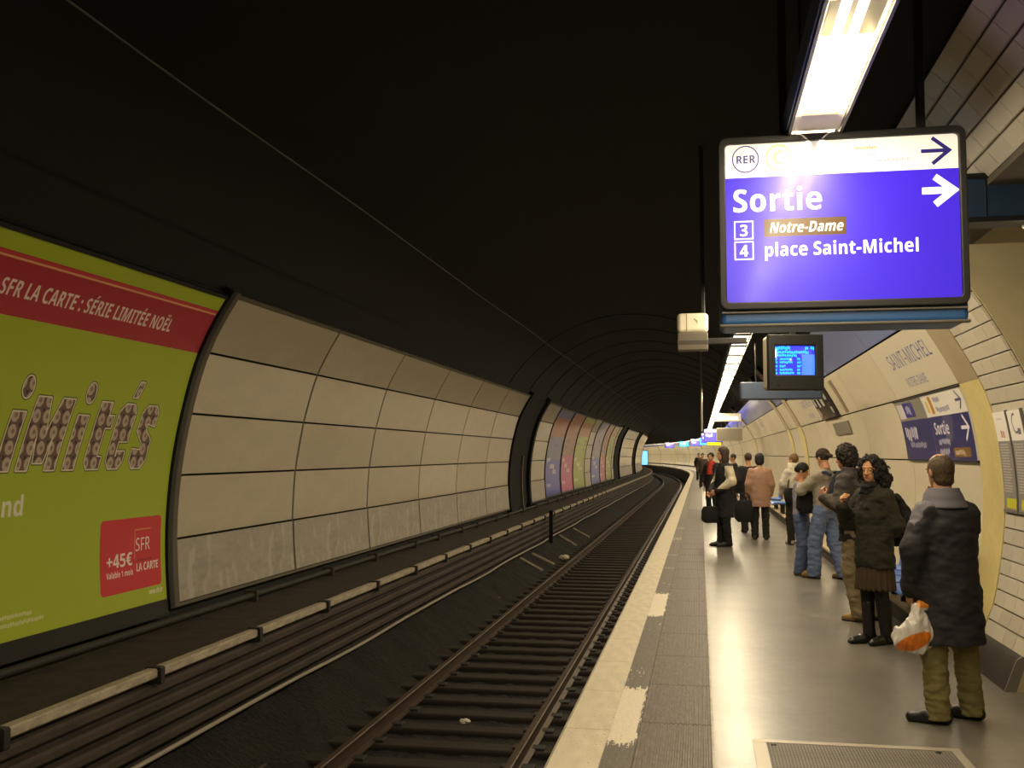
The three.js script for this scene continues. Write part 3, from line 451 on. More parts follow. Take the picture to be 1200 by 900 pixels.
// ---------------------------------------------------------------- advertising across the track
{
  const t = thing('advertising_poster', 'large lime green poster with red banner and ornate lettering, across the track', 'poster');
  const S0 = 5.4, S1 = 9.455, Y0 = .235, Y1 = 3.205;
  const A0 = .078, ARC = 3.075; // arc metres of the lower edge above the profile's base, and the sheet's arc height
  const tex = canvasTex(2048, 1536, (c, W, H) => {
    const X = (s) => (s - S0) / (S1 - S0) * W, Yv = (a) => H - (a - A0) / ARC * H, mx = W / (S1 - S0), my = H / ARC;
    c.fillStyle = '#a9ba1c'; c.fillRect(0, 0, W, H);
    // red banner
    c.fillStyle = '#b02436'; c.fillRect(0, Yv(3.008), W, Yv(2.54) - Yv(3.008)); c.fillStyle = '#cf3040'; c.fillRect(0, Yv(3.0), W, 10); c.fillStyle = '#e8a877'; c.fillRect(0, Yv(2.975), W, 9);
    c.fillStyle = '#ecd9cd'; fitText(c, 'E SFR LA CARTE : SÉRIE LIMITÉE NOËL', X(6.28), Yv(2.685), X(8.78) - X(6.28), 88);
    // ornate word: letters filled with a cameo print, pale rim, dark edge
    c.save();
    const pat = document.createElement('canvas'); pat.width = pat.height = 128; const q = pat.getContext('2d'); q.scale(2, 2); q.fillStyle = '#6b5044'; q.fillRect(0, 0, 64, 64);
    for (const [x, y] of [[16, 16], [48, 48], [48, 16], [16, 48]]) { q.fillStyle = '#bca998'; q.beginPath(); q.ellipse(x, y, 12, 14, 0, 0, 7); q.fill(); q.fillStyle = '#3a241c'; q.fillRect(x - 17, y - 17, 8, 8); q.fillStyle = '#8f7466'; q.beginPath(); q.arc(x + 2, y, 5, 0, 7); q.fill(); }
    const fill = c.createPattern(pat, 'repeat');
    const draw = (pathFn) => { c.beginPath(); pathFn(); c.lineJoin = 'round'; c.lineWidth = 22; c.strokeStyle = '#56601a'; c.stroke(); c.lineWidth = 12; c.strokeStyle = '#e6dccb'; c.stroke(); c.lineWidth = 3; c.strokeStyle = '#4a3a30'; c.fillStyle = fill; c.fill(); };
    const yb = Yv(1.375), yt = Yv(1.96), sk = .115;  // slanted
    const pt = (s, v) => [X(s) + (v) * sk * mx, lerp(yb, yt, v)];
    const poly = (list) => () => { list.forEach(([s, v], i) => c[i ? 'lineTo' : 'moveTo'](...pt(s, v))); c.closePath(); };
    const dot = (s, v) => () => { const [x, y] = pt(s, v); c.ellipse(x, y, .062 * mx, .085 * my, .1, 0, 7); };
    const iL = (s) => { draw(poly([[s, 0], [s + .15, 0], [s + .15, .78], [s, .78]])); draw(dot(s + .075, 1.12)); };
    iL(6.86);
    draw(poly([[7.1, 0], [7.23, 0], [7.23, .55], [7.28, .1], [7.4, .1], [7.45, .55], [7.45, 0], [7.58, 0], [7.58, 1], [7.42, 1], [7.34, .5], [7.26, 1], [7.1, 1]]));
    iL(7.69);
    draw(poly([[7.97, .1], [8.02, 0], [8.2, 0], [8.2, .17], [8.13, .18], [8.13, .62], [8.22, .62], [8.22, .8], [8.13, .8], [8.13, 1], [7.97, 1]]));
    draw(poly([[8.29, .12], [8.35, 0], [8.5, 0], [8.55, .1], [8.55, .26], [8.43, .26], [8.43, .18], [8.41, .18], [8.41, .42], [8.55, .42], [8.55, .88], [8.49, 1], [8.36, 1], [8.29, .88]])); draw(poly([[8.42, 1.12], [8.5, 1.12], [8.53, 1.36], [8.46, 1.36]]));
    draw(poly([[8.67, .12], [8.73, 0], [8.88, 0], [8.94, .12], [8.94, .45], [8.81, .62], [8.81, .72], [8.94, .68], [8.94, .9], [8.88, 1], [8.73, 1], [8.67, .88], [8.67, .58], [8.8, .4], [8.8, .28], [8.67, .3]]));
    c.restore();
    c.fillStyle = '#e6e0d2'; fitText(c, 'nd', X(6.98), Yv(1.02), X(7.26) - X(6.98), 110);
    // red box
    c.fillStyle = '#d42a34'; roundRect(c, X(8.33), Yv(.905), X(9.37) - X(8.33), Yv(.235) - Yv(.905), 26); c.fill();
    c.strokeStyle = '#e08a5c'; c.lineWidth = 7; c.beginPath(); c.moveTo(X(8.9), Yv(.52)); c.lineTo(X(8.9), Yv(.79)); c.lineTo(X(9.18), Yv(.79)); c.stroke(); c.strokeStyle = '#a01c28'; c.beginPath(); c.moveTo(X(8.92), Yv(.5)); c.lineTo(X(9.2), Yv(.5)); c.stroke();
    c.fillStyle = '#f3e4dc'; fitText(c, 'SFR', X(8.91), Yv(.59), X(9.17) - X(8.91), 84, ''); fitText(c, '+45€', X(8.43), Yv(.47), X(8.86) - X(8.43), 84); fitText(c, 'Valable 1 mois', X(8.43), Yv(.38), X(8.87) - X(8.43), 38); fitText(c, 'LA CARTE', X(8.92), Yv(.4), X(9.32) - X(8.92), 52);
    fitText(c, 'www.sfr.fr', X(9.13), Yv(.165), X(9.38) - X(9.13), 32);
    c.fillStyle = '#d9d6a8'; scribble(c, X(6.4), Yv(.245), X(7.6) - X(6.4), 16, 60); scribble(c, X(6.4), Yv(.185), X(7.9) - X(6.4), 16, 72);
  });
  obj('sheet', printGeo(LEFT, Y0, Y1, S0, S1, -.005, .02, 18), phys(0xffffff, .5, { map: tex }), t);
  obj('top_frame', sweep(sheetPoly(LEFT, Y1, Y1 + .03, 2, -.02, .06), S0, S1), M.blackGloss, t); obj('bottom_frame', sweep(sheetPoly(LEFT, Y0 - .16, Y0, 3, -.015, .06), S0, S1), M.blackGloss, t);
}
function poster(s0, s1, label, bands, marks) {
  const t = thing('advertising_poster', label, 'poster');
  const tex = canvasTex(384, 384, (c, W, H) => {
    for (const [a, b, col] of bands) { c.fillStyle = col; c.fillRect(0, a * H, W, (b - a) * H + 1); }
    c.fillStyle = 'rgba(245,238,230,.85)'; for (const [x, y, w, h, n] of marks) scribble(c, x * W, y * H, w * W, h * H, n);
    c.fillStyle = 'rgba(60,30,40,.35)'; for (let i = 0; i < 5; i++) c.fillRect(W * rnd(), H * (.2 + .3 * rnd()), W * .2, H * .03);
  });
  obj('sheet', printGeo(LEFT, .2, 3.2, s0 + .06, s1 - .06, -.005, .02, 12), phys(0xffffff, .3, { map: tex, clearcoat: .4, clearcoatRoughness: .12 }), t);
  obj('frame', merge([sweep(sheetPoly(LEFT, .158, 3.246, 12, -.02, .06), s0, s0 + .07), sweep(sheetPoly(LEFT, .158, 3.246, 12, -.02, .06), s1 - .07, s1), sweep(sheetPoly(LEFT, 3.19, 3.246, 2, -.02, .06), s0, s1), sweep(sheetPoly(LEFT, .158, .21, 2, -.02, .06), s0, s1)]), M.blackGloss, t);
}
const mk = [[.1, .62, .25, .05, 3], [.3, .7, .3, .06, 3], [.5, .76, .3, .05, 3], [.1, .9, .4, .04, 5]];
poster(34.7, 38.5, 'blue poster with white marks and brown-red top beside the bare dark bay', [[0, .1, '#5d67a8'], [.1, .33, '#a8573f'], [.33, .6, '#6a70a4'], [.6, 1, '#3f4fce']], mk);
poster(38.7, 42.4, 'magenta pink poster with brown top between the blue and lime posters', [[0, .3, '#a25a3e'], [.3, .55, '#9a6a58'], [.55, 1, '#cf3a8e']], mk);
poster(42.5, 46.8, 'lime green poster with orange top beside a cream panel', [[0, .08, '#9aa82a'], [.08, .28, '#b06840'], [.28, 1, '#a4b424']], mk);
poster(49.6, 53.8, 'pale blue poster just beyond the cream panel', [[0, .12, '#7a78b4'], [.12, .6, '#8a84ac'], [.6, 1, '#5a66d2']], mk);
poster(54, 57.1, 'rose pink poster further along past the pale blue one', [[0, .3, '#b06a58'], [.3, .6, '#b07a68'], [.6, 1, '#cc4c86']], mk);
poster(57.3, 61, 'small-looking olive green poster before the second bare bay', [[0, .2, '#b07a50'], [.2, 1, '#a2ac3a']], mk);

// ---------------------------------------------------------------- things on the platform wall
{
  const t = thing('station_name_panel', 'cream wall panel lettered Saint-Michel Notre-Dame in blue capitals', 'sign');
  const tex = canvasTex(1536, 360, (c, W, H) => { c.fillStyle = '#d9d0b9'; c.fillRect(0, 0, W, H); c.fillStyle = '#4b55a0'; const X = (s) => (12.4 - s) / 2.9 * W; fitText(c, 'SAINT-MICHEL', X(11.75), H * .5, X(9.78) - X(11.75), 130, ''); fitText(c, 'NOTRE-DAME', X(11.45), H * .86, X(10.5) - X(11.45), 78, ''); });
  obj('panel', printGeo(RIGHT, 2.277, 2.842, 9.53, 12.4, .012, .03, 8), phys(0xffffff, .33, { map: tex, clearcoat: .3, clearcoatRoughness: .25 }), t);
  for (const s0 of [18.3, 33.3]) {
    const u = thing('station_name_panel', s0 < 20 ? 'faintly lettered cream station name panel beyond the black notice board' : 'far cream station name panel past the second arch', 'sign'); obj('panel', printGeo(RIGHT, 2.29, 2.83, s0 + 1.2, s0 + 4, .006, .012, 8), phys(0xffffff, .33, { map: tex, clearcoat: .3 }), u);
  }
}
{
  const t = thing('direction_sign', 'blue and white exit direction sign with arrows on the curved wall', 'sign');
  const tex = canvasTex(1536, 340, (c, W, H) => {
    c.fillStyle = '#26286e'; c.fillRect(0, 0, W, H); c.fillStyle = '#8d8a80'; c.fillRect(0, 0, W * .47, H * .35); c.fillStyle = '#efeae2'; c.fillRect(W * .47, 0, W * .53, H * .35);
    c.fillStyle = '#ded8e0'; c.fillRect(W * .02, H * .06, W * .12, H * .25); c.fillStyle = '#36348a'; c.fillRect(W * .13, H * .05, W * .17, H * .25); c.fillStyle = '#cfc9e6'; scribble(c, W * .17, H * .24, W * .1, H * .14, 4);
    c.fillStyle = '#d0962c'; c.fillRect(W * .56, H * .04, W * .04, H * .27); c.fillStyle = '#e7c56a'; c.fillRect(W * .51, H * .1, W * .03, H * .18);
    c.fillStyle = '#8f88ac'; scribble(c, W * .63, H * .14, W * .12, H * .08, 7); scribble(c, W * .63, H * .29, W * .22, H * .08, 11);
    c.strokeStyle = '#2b2b80'; arrow(c, W * .9, H * .17, W * .07, H * .26, 12);
    c.strokeStyle = '#8f90bc'; c.lineWidth = 6; c.beginPath(); c.moveTo(W * .5, H * .4); c.lineTo(W * .5, H * .94); c.stroke();
    c.fillStyle = '#e6e2ee'; fitText(c, 'Sortie', W * .53, H * .62, W * .2, 86); c.strokeStyle = '#efeaf4'; arrow(c, W * .88, H * .55, W * .09, H * .34, 17);
    c.fillStyle = '#b9b6d2'; scribble(c, W * .56, H * .76, W * .2, H * .08, 9); scribble(c, W * .56, H * .92, W * .17, H * .09, 8); c.fillStyle = '#8b6420'; c.fillRect(W * .74, H * .82, W * .2, H * .13); c.fillStyle = '#d8c9ac'; scribble(c, W * .76, H * .92, W * .16, H * .07, 8);
    c.fillStyle = '#cfcbe0'; scribble(c, W * .05, H * .66, W * .26, H * .22, 8); c.fillStyle = '#a3a0c0'; scribble(c, W * .1, H * .8, W * .36, H * .09, 12);
  });
  obj('panel', printGeo(RIGHT, 1.6, 2.255, 9.55, 12.62, -.006, .03, 8), phys(0xffffff, .35, { map: tex, clearcoat: .25 }), t);
  for (const [y0, y1] of [[1.585, 1.602], [2.253, 2.266]]) obj('frame', sweep(sheetPoly(RIGHT, y0, y1, 1, -.012, .04), 9.54, 12.64), M.darkSteel, t);
}
{
  const t = thing('notice_board', 'black notice board with white print under the soffit, beside a slot', 'board');
  const tex = canvasTex(512, 320, (c, W, H) => { c.fillStyle = '#2a2722'; c.fillRect(0, 0, W, H); c.fillStyle = '#f2efe6'; for (const [x, y, w, h] of [[.04, .05, .1, .5], [.16, .02, .08, .3], [.26, .06, .12, .55], [.42, .02, .1, .35], [.5, .1, .14, .5], [.68, .02, .1, .25], [.8, .05, .12, .4], [.05, .62, .07, .3], [.86, .68, .08, .2]]) c.fillRect(x * W, y * H, w * W, h * H); });
  obj('panel', printGeo(RIGHT, 2.285, 2.8, 17.3, 19.35, -.03, .04, 8), phys(0xffffff, .2, { map: tex, clearcoat: .8, clearcoatRoughness: .06 }), t);
  obj('frame', sweep(sheetPoly(RIGHT, 2.275, 2.81, 8, -.02, .05), 17.26, 19.4), M.darkSteel, t);
  const v = thing('wall_slot', 'narrow dark vertical slot beside the black notice board', 'slot'); obj('recess', sweep(sheetPoly(RIGHT, 2.3, 2.78, 8, .005, .02), 16.25, 16.5), std(0x7b6f5a, .5), v); obj('lip', sweep(sheetPoly(RIGHT, 2.3, 2.78, 8, -.02, .04), 16.5, 16.56), M.wallWhite2, v);
  tag(obj('grey_plate', sweep(sheetPoly(RIGHT, 1.985, 2.185, 4, -.012, .03), 16.7, 18.5), phys(0x7f7768, .35)), 'blank grey metal plate fixed below the black notice board', 'plate');
}
for (const [s0, s1, label, pic] of [[8.47, 8.82, 'framed transport notice with red logo mark on the tiled wall', 0], [8.09, 8.44, 'framed transport notice with drawn figure on the tiled wall', 1]]) {
  const t = thing('wall_notice', label, 'notice', 'notices on the tiled wall');
  const tex = canvasTex(256, 560, (c, W, H) => { c.fillStyle = '#efeae4'; c.fillRect(0, 0, W, H * .3); c.fillStyle = '#8b8684'; c.fillRect(0, H * .3, W, H * .7); c.fillStyle = '#d8d2cc'; for (let y = .34; y < .84; y += .028) scribble(c, W * .1, H * y, W * .78, H * .012, 12); c.fillStyle = '#c9c62c'; c.fillRect(W * .2, H * .88, W * .75, H * .1); if (pic) { c.strokeStyle = '#6a6470'; c.lineWidth = 12; c.beginPath(); c.arc(W * .45, H * .13, W * .2, 1, 5); c.stroke(); c.fillStyle = '#6a6470'; c.fillRect(W * .55, H * .18, W * .2, H * .06); } else { c.fillStyle = '#c8beb6'; scribble(c, W * .2, H * .08, W * .5, H * .02, 6); c.fillStyle = '#c4705c'; scribble(c, W * .35, H * .26, W * .4, H * .08, 3); } });
  obj('sheet', printGeo(RIGHT, 1.22, 1.99, s0, s1, -.012, .01, 8), std(0xffffff, .4, { map: tex }), t);
  obj('frame', merge([sweep(sheetPoly(RIGHT, 1.2, 2.0, 8, -.02, .03), s0 - .018, s0), sweep(sheetPoly(RIGHT, 1.2, 1.222, 2, -.018, .03), s0, s1)]), std(0x6b6660, .5), t);
}
// ---------------------------------------------------------------- blue shell seats
{
  const w = .46, prof = [[.0, .4], [.02, .425], [.1, .435], [.22, .425], [.33, .43], [.375, .46], [.395, .55], [.41, .75], [.43, .95], [.44, 1.03]]; // x from front edge, y
  const g = new THREE.BufferGeometry(), pos = [], idx = [], curve = new THREE.SplineCurve(prof.map((p) => new THREE.Vector2(...p))).getPoints(28), n = 12;
  for (const layer of [0, 1]) curve.forEach((p, i) => { const q = curve[Math.min(i + 1, 28)], r = curve[Math.max(0, i - 1)], l = Math.hypot(q.x - r.x, q.y - r.y), nx = -(q.y - r.y) / l, ny = (q.x - r.x) / l; for (let j = 0; j <= n; j++) { const t = j / n * 2 - 1, c = .05 * t * t, narrow = 1 - (i > 22 ? (i - 22) * .012 : 0); pos.push(p.x + nx * c - nx * layer * .012, p.y + ny * c - ny * layer * .012, t * w / 2 * narrow); } });
  const W = n + 1, off = W * 29; for (let i = 0; i < 28; i++) for (let j = 0; j < n; j++) { const a = i * W + j; idx.push(a, a + 1, a + W, a + 1, a + W + 1, a + W, off + a, off + a + W, off + a + 1, off + a + 1, off + a + W, off + a + W + 1); if (j === 0) idx.push(a, a + W, off + a, a + W, off + a + W, off + a); if (j === n - 1) idx.push(a + 1, off + a + 1, a + W + 1, a + W + 1, off + a + 1, off + a + W + 1); if (i === 0) idx.push(a, off + a, a + 1, a + 1, off + a, off + a + 1); if (i === 27) idx.push(a + W, a + W + 1, off + a + W, a + W + 1, off + a + W + 1, off + a + W); }
  g.setAttribute('position', new THREE.Float32BufferAttribute(pos, 3)); g.setIndex(idx); const shell = toCreasedNormals(g.toNonIndexed(), .7);
  const leg = merge([place(rbox(.07, .23, .07, .01), .24, .3, 0), place(rbox(.2, .02, .2, .006), .24, .415, 0)]);
  for (const s of [9.75, 10.3, 10.85, 11.4, 26.0, 26.5, 28.2, 28.7]) {
    const t = thing('platform_seat', s < 20 ? 'blue moulded shell seat along the wall behind the man in the dark coat' : 'blue moulded shell seat along the wall beyond the white-jacketed person', 'seat', s < 20 ? 'blue seats near the direction sign' : 'blue seats past the second arch');
    t.position.set(1.74, 0, -s); obj('shell', shell, M.blueSeat, t); obj('support', leg, M.darkSteel, t);
  }
}

// ---------------------------------------------------------------- people: distance fields meshed with surface nets
function netMesh(f, lo, hi, cell, colour) {
  const n = [0, 1, 2].map((i) => Math.max(3, Math.ceil((hi[i] - lo[i]) / cell) + 1)), [nx, ny, nz] = n, v = new Float32Array(nx * ny * nz), at = (i, j, k) => i + nx * (j + ny * k);
  for (let k = 0; k < nz; k++) for (let j = 0; j < ny; j++) for (let i = 0; i < nx; i++) v[at(i, j, k)] = f(lo[0] + i * cell, lo[1] + j * cell, lo[2] + k * cell);
  const id = new Int32Array(nx * ny * nz).fill(-1), pos = [], idx = [], E = [[0, 1], [2, 3], [4, 5], [6, 7], [0, 2], [1, 3], [4, 6], [5, 7], [0, 4], [1, 5], [2, 6], [3, 7]], c = new Float32Array(8);
  for (let k = 0; k < nz - 1; k++) for (let j = 0; j < ny - 1; j++) for (let i = 0; i < nx - 1; i++) {
    let m = 0; for (let q = 0; q < 8; q++) { c[q] = v[at(i + (q & 1), j + (q >> 1 & 1), k + (q >> 2))]; if (c[q] < 0) m |= 1 << q; }
    if (m === 0 || m === 255) continue;
    let x = 0, y = 0, z = 0, w = 0;
    for (const [a, b] of E) if ((c[a] < 0) !== (c[b] < 0)) { const t = c[a] / (c[a] - c[b]); x += lerp(a & 1, b & 1, t); y += lerp(a >> 1 & 1, b >> 1 & 1, t); z += lerp(a >> 2, b >> 2, t); w++; }
    id[at(i, j, k)] = pos.length / 3; pos.push(lo[0] + (i + x / w) * cell, lo[1] + (j + y / w) * cell, lo[2] + (k + z / w) * cell);
  }
  const quad = (a, b, c2, d, flip) => { if (a < 0 || b < 0 || c2 < 0 || d < 0) return; if (flip) idx.push(a, c2, b, a, d, c2); else idx.push(a, b, c2, a, c2, d); };
  for (let k = 1; k < nz - 1; k++) for (let j = 1; j < ny - 1; j++) for (let i = 1; i < nx - 1; i++) {
    const s = v[at(i, j, k)] < 0;
    if (s !== (v[at(i + 1, j, k)] < 0)) quad(id[at(i, j - 1, k - 1)], id[at(i, j, k - 1)], id[at(i, j, k)], id[at(i, j - 1, k)], !s);
    if (s !== (v[at(i, j + 1, k)] < 0)) quad(id[at(i - 1, j, k - 1)], id[at(i - 1, j, k)], id[at(i, j, k)], id[at(i, j, k - 1)], !s);
    if (s !== (v[at(i, j, k + 1)] < 0)) quad(id[at(i - 1, j - 1, k)], id[at(i, j - 1, k)], id[at(i, j, k)], id[at(i - 1, j, k)], !s);
  }
  const g = new THREE.BufferGeometry(); g.setAttribute('position', new THREE.Float32BufferAttribute(pos, 3)); g.setIndex(idx); g.computeVertexNormals();
  const uv = new Float32Array(pos.length / 3 * 2); for (let i = 0; i < uv.length / 2; i++) { uv[2 * i] = pos[3 * i] + pos[3 * i + 2] * .8; uv[2 * i + 1] = pos[3 * i + 1]; } g.setAttribute('uv', new THREE.BufferAttribute(uv, 2));
  if (colour) { const col = new Float32Array(pos.length), C = new THREE.Color(); for (let i = 0; i < pos.length; i += 3) { C.set(colour(pos[i], pos[i + 1], pos[i + 2])); C.toArray(col, i); } g.setAttribute('color', new THREE.BufferAttribute(col, 3)); }
  return g;
}
const V = (a) => a;
const cap = (a, b, ra, rb) => { const bx = b[0] - a[0], by = b[1] - a[1], bz = b[2] - a[2], l = bx * bx + by * by + bz * bz || 1e-9; const F = (x, y, z) => { const px = x - a[0], py = y - a[1], pz = z - a[2]; let h = (px * bx + py * by + pz * bz) / l; h = h < 0 ? 0 : h > 1 ? 1 : h; const dx = px - bx * h, dy = py - by * h, dz = pz - bz * h; return Math.sqrt(dx * dx + dy * dy + dz * dz) - (ra + (rb - ra) * h); }; const r = Math.max(ra, rb); F.lo = [0, 1, 2].map((i) => Math.min(a[i], b[i]) - r); F.hi = [0, 1, 2].map((i) => Math.max(a[i], b[i]) + r); return F; };
const ell = (c, r) => { const m = Math.min(...r); const F = (x, y, z) => { const a = (x - c[0]) / r[0], b = (y - c[1]) / r[1], d = (z - c[2]) / r[2]; return (Math.sqrt(a * a + b * b + d * d) - 1) * m; }; F.lo = c.map((v, i) => v - r[i]); F.hi = c.map((v, i) => v + r[i]); return F; };
// stacked ellipses: rows [y, rx, rz, cz, cx]
const loft = (rows) => { const y0 = rows[0][0], y1 = rows[rows.length - 1][0]; const F = (x, y, z) => { let i = 1; while (i < rows.length - 1 && rows[i][0] < y) i++; const a = rows[i - 1], b = rows[i]; let t = (y - a[0]) / (b[0] - a[0]); t = t < 0 ? 0 : t > 1 ? 1 : t; const t2 = t * t * (3 - 2 * t) * .5 + t * .5; const rx = a[1] + (b[1] - a[1]) * t2, rz = a[2] + (b[2] - a[2]) * t2, cz = (a[3] || 0) + ((b[3] || 0) - (a[3] || 0)) * t2, cx = (a[4] || 0) + ((b[4] || 0) - (a[4] || 0)) * t2; const u = (x - cx) / rx, w = (z - cz) / rz, d = (Math.sqrt(u * u + w * w) - 1) * Math.min(rx, rz), dy = Math.max(y0 - y, y - y1); return dy > 0 ? Math.hypot(Math.max(d, 0), dy) : Math.max(d, dy); }; const rx = Math.max(...rows.map((r) => r[1] + Math.abs(r[4] || 0))), rz = Math.max(...rows.map((r) => r[2] + Math.abs(r[3] || 0))); F.lo = [-rx, y0, -rz]; F.hi = [rx, y1, rz]; return F; };
function join(list, k = .03) {
  const F = (x, y, z) => { let d = list[0](x, y, z); for (let i = 1; i < list.length; i++) { const e = list[i](x, y, z), h = k - Math.abs(d - e); d = Math.min(d, e); if (h > 0) d -= h * h / (4 * k); } return d; };
  F.lo = [0, 1, 2].map((i) => Math.min(...list.map((l) => l.lo[i]))); F.hi = [0, 1, 2].map((i) => Math.max(...list.map((l) => l.hi[i]))); return F;
}
const warp = (f, amp, fx, fy, fz, o = 0) => { const F = (x, y, z) => { const d = f(x, y, z); return d > .06 || d < -.06 ? d : d + amp * (noise(x * fx + o, y * fy + o, z * fz) + .5 * noise(x * fx * 2.3 + 9, y * fy * 2.3, z * fz * 2.3 + o)); }; F.lo = f.lo; F.hi = f.hi; return F; };
const minus = (f, g, k = .01) => { const F = (x, y, z) => { const a = f(x, y, z), b = -g(x, y, z), h = Math.max(k - Math.abs(a - b), 0); return Math.max(a, b) + h * h / (4 * k); }; F.lo = f.lo; F.hi = f.hi; return F; };
const cut = (f, test) => { const F = (x, y, z) => Math.max(f(x, y, z), test(x, y, z)); F.lo = f.lo; F.hi = f.hi; return F; };
const build = (f, cell, colour, pad = .03) => netMesh(f, f.lo.map((v) => v - pad), f.hi.map((v) => v + pad), cell, colour);
const add3 = (a, b, k = 1) => [a[0] + b[0] * k, a[1] + b[1] * k, a[2] + b[2] * k], sub3 = (a, b) => add3(a, b, -1), norm3 = (a) => { const l = Math.hypot(...a) || 1; return a.map((v) => v / l); }, cross3 = (a, b) => [a[1] * b[2] - a[2] * b[1], a[2] * b[0] - a[0] * b[2], a[0] * b[1] - a[1] * b[0]];
function handField(w, dir, palm, thumbSide, curl, k = 1) { // dir along fingers, palm = way the palm faces
  const d = norm3(dir), t0 = norm3(cross3(d, palm)), t = t0.map((v) => v * thumbSide), n = norm3(cross3(t0, d)), q = (a, b, c) => [0, 1, 2].map((i) => w[i] + (d[i] * a + t[i] * b + n[i] * c) * k), L = [];
  L.push(cap(q(.01, .016, 0), q(.085, .024, 0), .018 * k, .013 * k), cap(q(.01, 0, 0), q(.09, .004, 0), .02 * k, .014 * k), cap(q(.01, -.014, 0), q(.08, -.022, 0), .017 * k, .012 * k));
  [[.028, .074, .0098], [.010, .083, .0102], [-.009, .077, .0098], [-.026, .06, .0088]].forEach(([o, len, r], i) => { const b = [.09 - Math.abs(o - .008) * .25, o, 0], c1 = curl * (1 + i * .06), c2 = curl * 2.1, m = [b[0] + Math.cos(c1) * len * .52, o * 1.12, Math.sin(c1) * len * .52], e = [m[0] + Math.cos(c2) * len * .48, o * 1.12, m[2] + Math.sin(c2) * len * .48]; L.push(cap(q(...b), q(...m), r * k, r * .92 * k), cap(q(...m), q(...e), r * .92 * k, r * .75 * k)); });
  const tb = [.025, .026, .004], tm = [.058, .05, .014 + curl * .012], te = [.088, .046 - curl * .014, .02 + curl * .022]; L.push(cap(q(...tb), q(...tm), .0135 * k, .0115 * k), cap(q(...tm), q(...te), .0115 * k, .0085 * k));
  return join(L, .006 * k);
}
const fabric = dataTex(128, 128, (u, v) => { const n = 226 + Math.sin(u * 402) * 8 + Math.sin(v * 402) * 8 + (rnd() - .5) * 30; return [n, n, n].map((c) => clamp(c, 0, 255)); }, 12, 12);
const cloth = (c, r = .9) => std(c, r, { map: fabric });
function person(o) {
  const k = o.h / 1.72, S = (a) => a.map((v) => v * k), T = thing('person', o.label, 'person', o.group); T.position.set(o.x, 0, -o.s); T.rotation.y = Math.atan2(o.face[0], o.face[1]);
  const lean = o.lean ?? [0, 0], near = o.near ?? 1, bodyCell = [.02, .014, .012][near], clothCell = o.cell ?? [.02, .012, .008][near], headCell = [.012, .006, .0038][near], handCell = [.012, .006, .0038][near];
  const up = (p) => { const t = clamp((p[1] - .9) / .6, 0, 1.2); return [p[0] + lean[0] * t, p[1], p[2] + lean[1] * t]; };
  const J = { hipL: [.09, .9, 0], hipR: [-.09, .9, 0], kneeL: [.1, .48, .025], kneeR: [-.1, .48, .025], ankL: [.11, .085, -.03], ankR: [-.11, .085, -.03], shL: up([.168, 1.365, -.01]), shR: up([-.168, 1.365, -.01]), elL: up([.25, 1.13, -.04]), elR: up([-.25, 1.13, -.04]), wrL: up([.25, .9, .04]), wrR: up([-.25, .9, .04]), ...(o.joints ?? {}) };
  for (const n in J) J[n] = S(J[n]);
  const hc = S(up([0, 1.6, .03])), hk = k * .93 * (o.headScale ?? 1), hy = o.headYaw ?? 0, hp = o.headPitch ?? 0, cy = Math.cos(hy), sy = Math.sin(hy), cp = Math.cos(hp), sp = Math.sin(hp);
  // local head space (x, y, z) of a body-space point, and back
  const toHead = (x, y, z) => { x -= hc[0]; y -= hc[1]; z -= hc[2]; const x1 = x * cy - z * sy, z1 = x * sy + z * cy, y2 = y * cp + z1 * sp, z2 = -y * sp + z1 * cp; return [x1 / hk, y2 / hk, z2 / hk]; };
  const inHead = (f) => { const F = (x, y, z) => { const p = toHead(x, y, z); return f(p[0], p[1], p[2]) * hk; }; const r = Math.max(...f.lo.map(Math.abs), ...f.hi.map(Math.abs)) * hk * 1.1; F.lo = hc.map((v) => v - r); F.hi = hc.map((v) => v + r); const e = [0, 1, 2].map((i) => Math.max(Math.abs(f.lo[i]), Math.abs(f.hi[i]))); return F; };
  // ---- body: one surface; finer head and hands merged in
  const torso = loft([[.84, .13, .09], [.95, .155, .105], [1.08, .14, .095], [1.25, .16, .11], [1.36, .17, .1], [1.44, .1, .07]].map(([y, a, b]) => { const l = up([0, y, 0]); return [y * k, a * k, b * k, l[2] * k, l[0] * k]; }));
  const bodyF = join([torso, cap(S(up([0, 1.38, -.01])), S(up([0, 1.53, .015])), .06 * k, .052 * k), cap(J.shL, J.elL, .055 * k, .042 * k), cap(J.elL, J.wrL, .042 * k, .028 * k), cap(J.shR, J.elR, .055 * k, .042 * k), cap(J.elR, J.wrR, .042 * k, .028 * k), cap(J.hipL, J.kneeL, .085 * k, .056 * k), cap(J.kneeL, J.ankL, .055 * k, .036 * k), cap(J.hipR, J.kneeR, .085 * k, .056 * k), cap(J.kneeR, J.ankR, .055 * k, .036 * k)], .03);
  const skull = join([ell([0, .028, -.012], [.077, .1, .097]), ell([0, -.05, .018], [.058, .068, .066]), ell([0, -.092, .058], [.024, .022, .022])], .035);
  let face = join([skull, cap([0, .012, .086], [0, -.03, .108], .009, .0135), ell([.014, -.034, .094], [.011, .009, .012]), ell([-.014, -.034, .094], [.011, .009, .012]), ell([.031, .03, .078], [.026, .009, .014]), ell([-.031, .03, .078], [.026, .009, .014]), ell([0, -.06, .084], [.023, .0075, .012]), ell([0, -.072, .081], [.02, .008, .012]), ell([.079, -.006, -.012], [.01, .031, .019]), ell([-.079, -.006, -.012], [.01, .031, .019]), cap([0, -.08, -.02], [0, -.15, -.035], .052, .056)], .011);
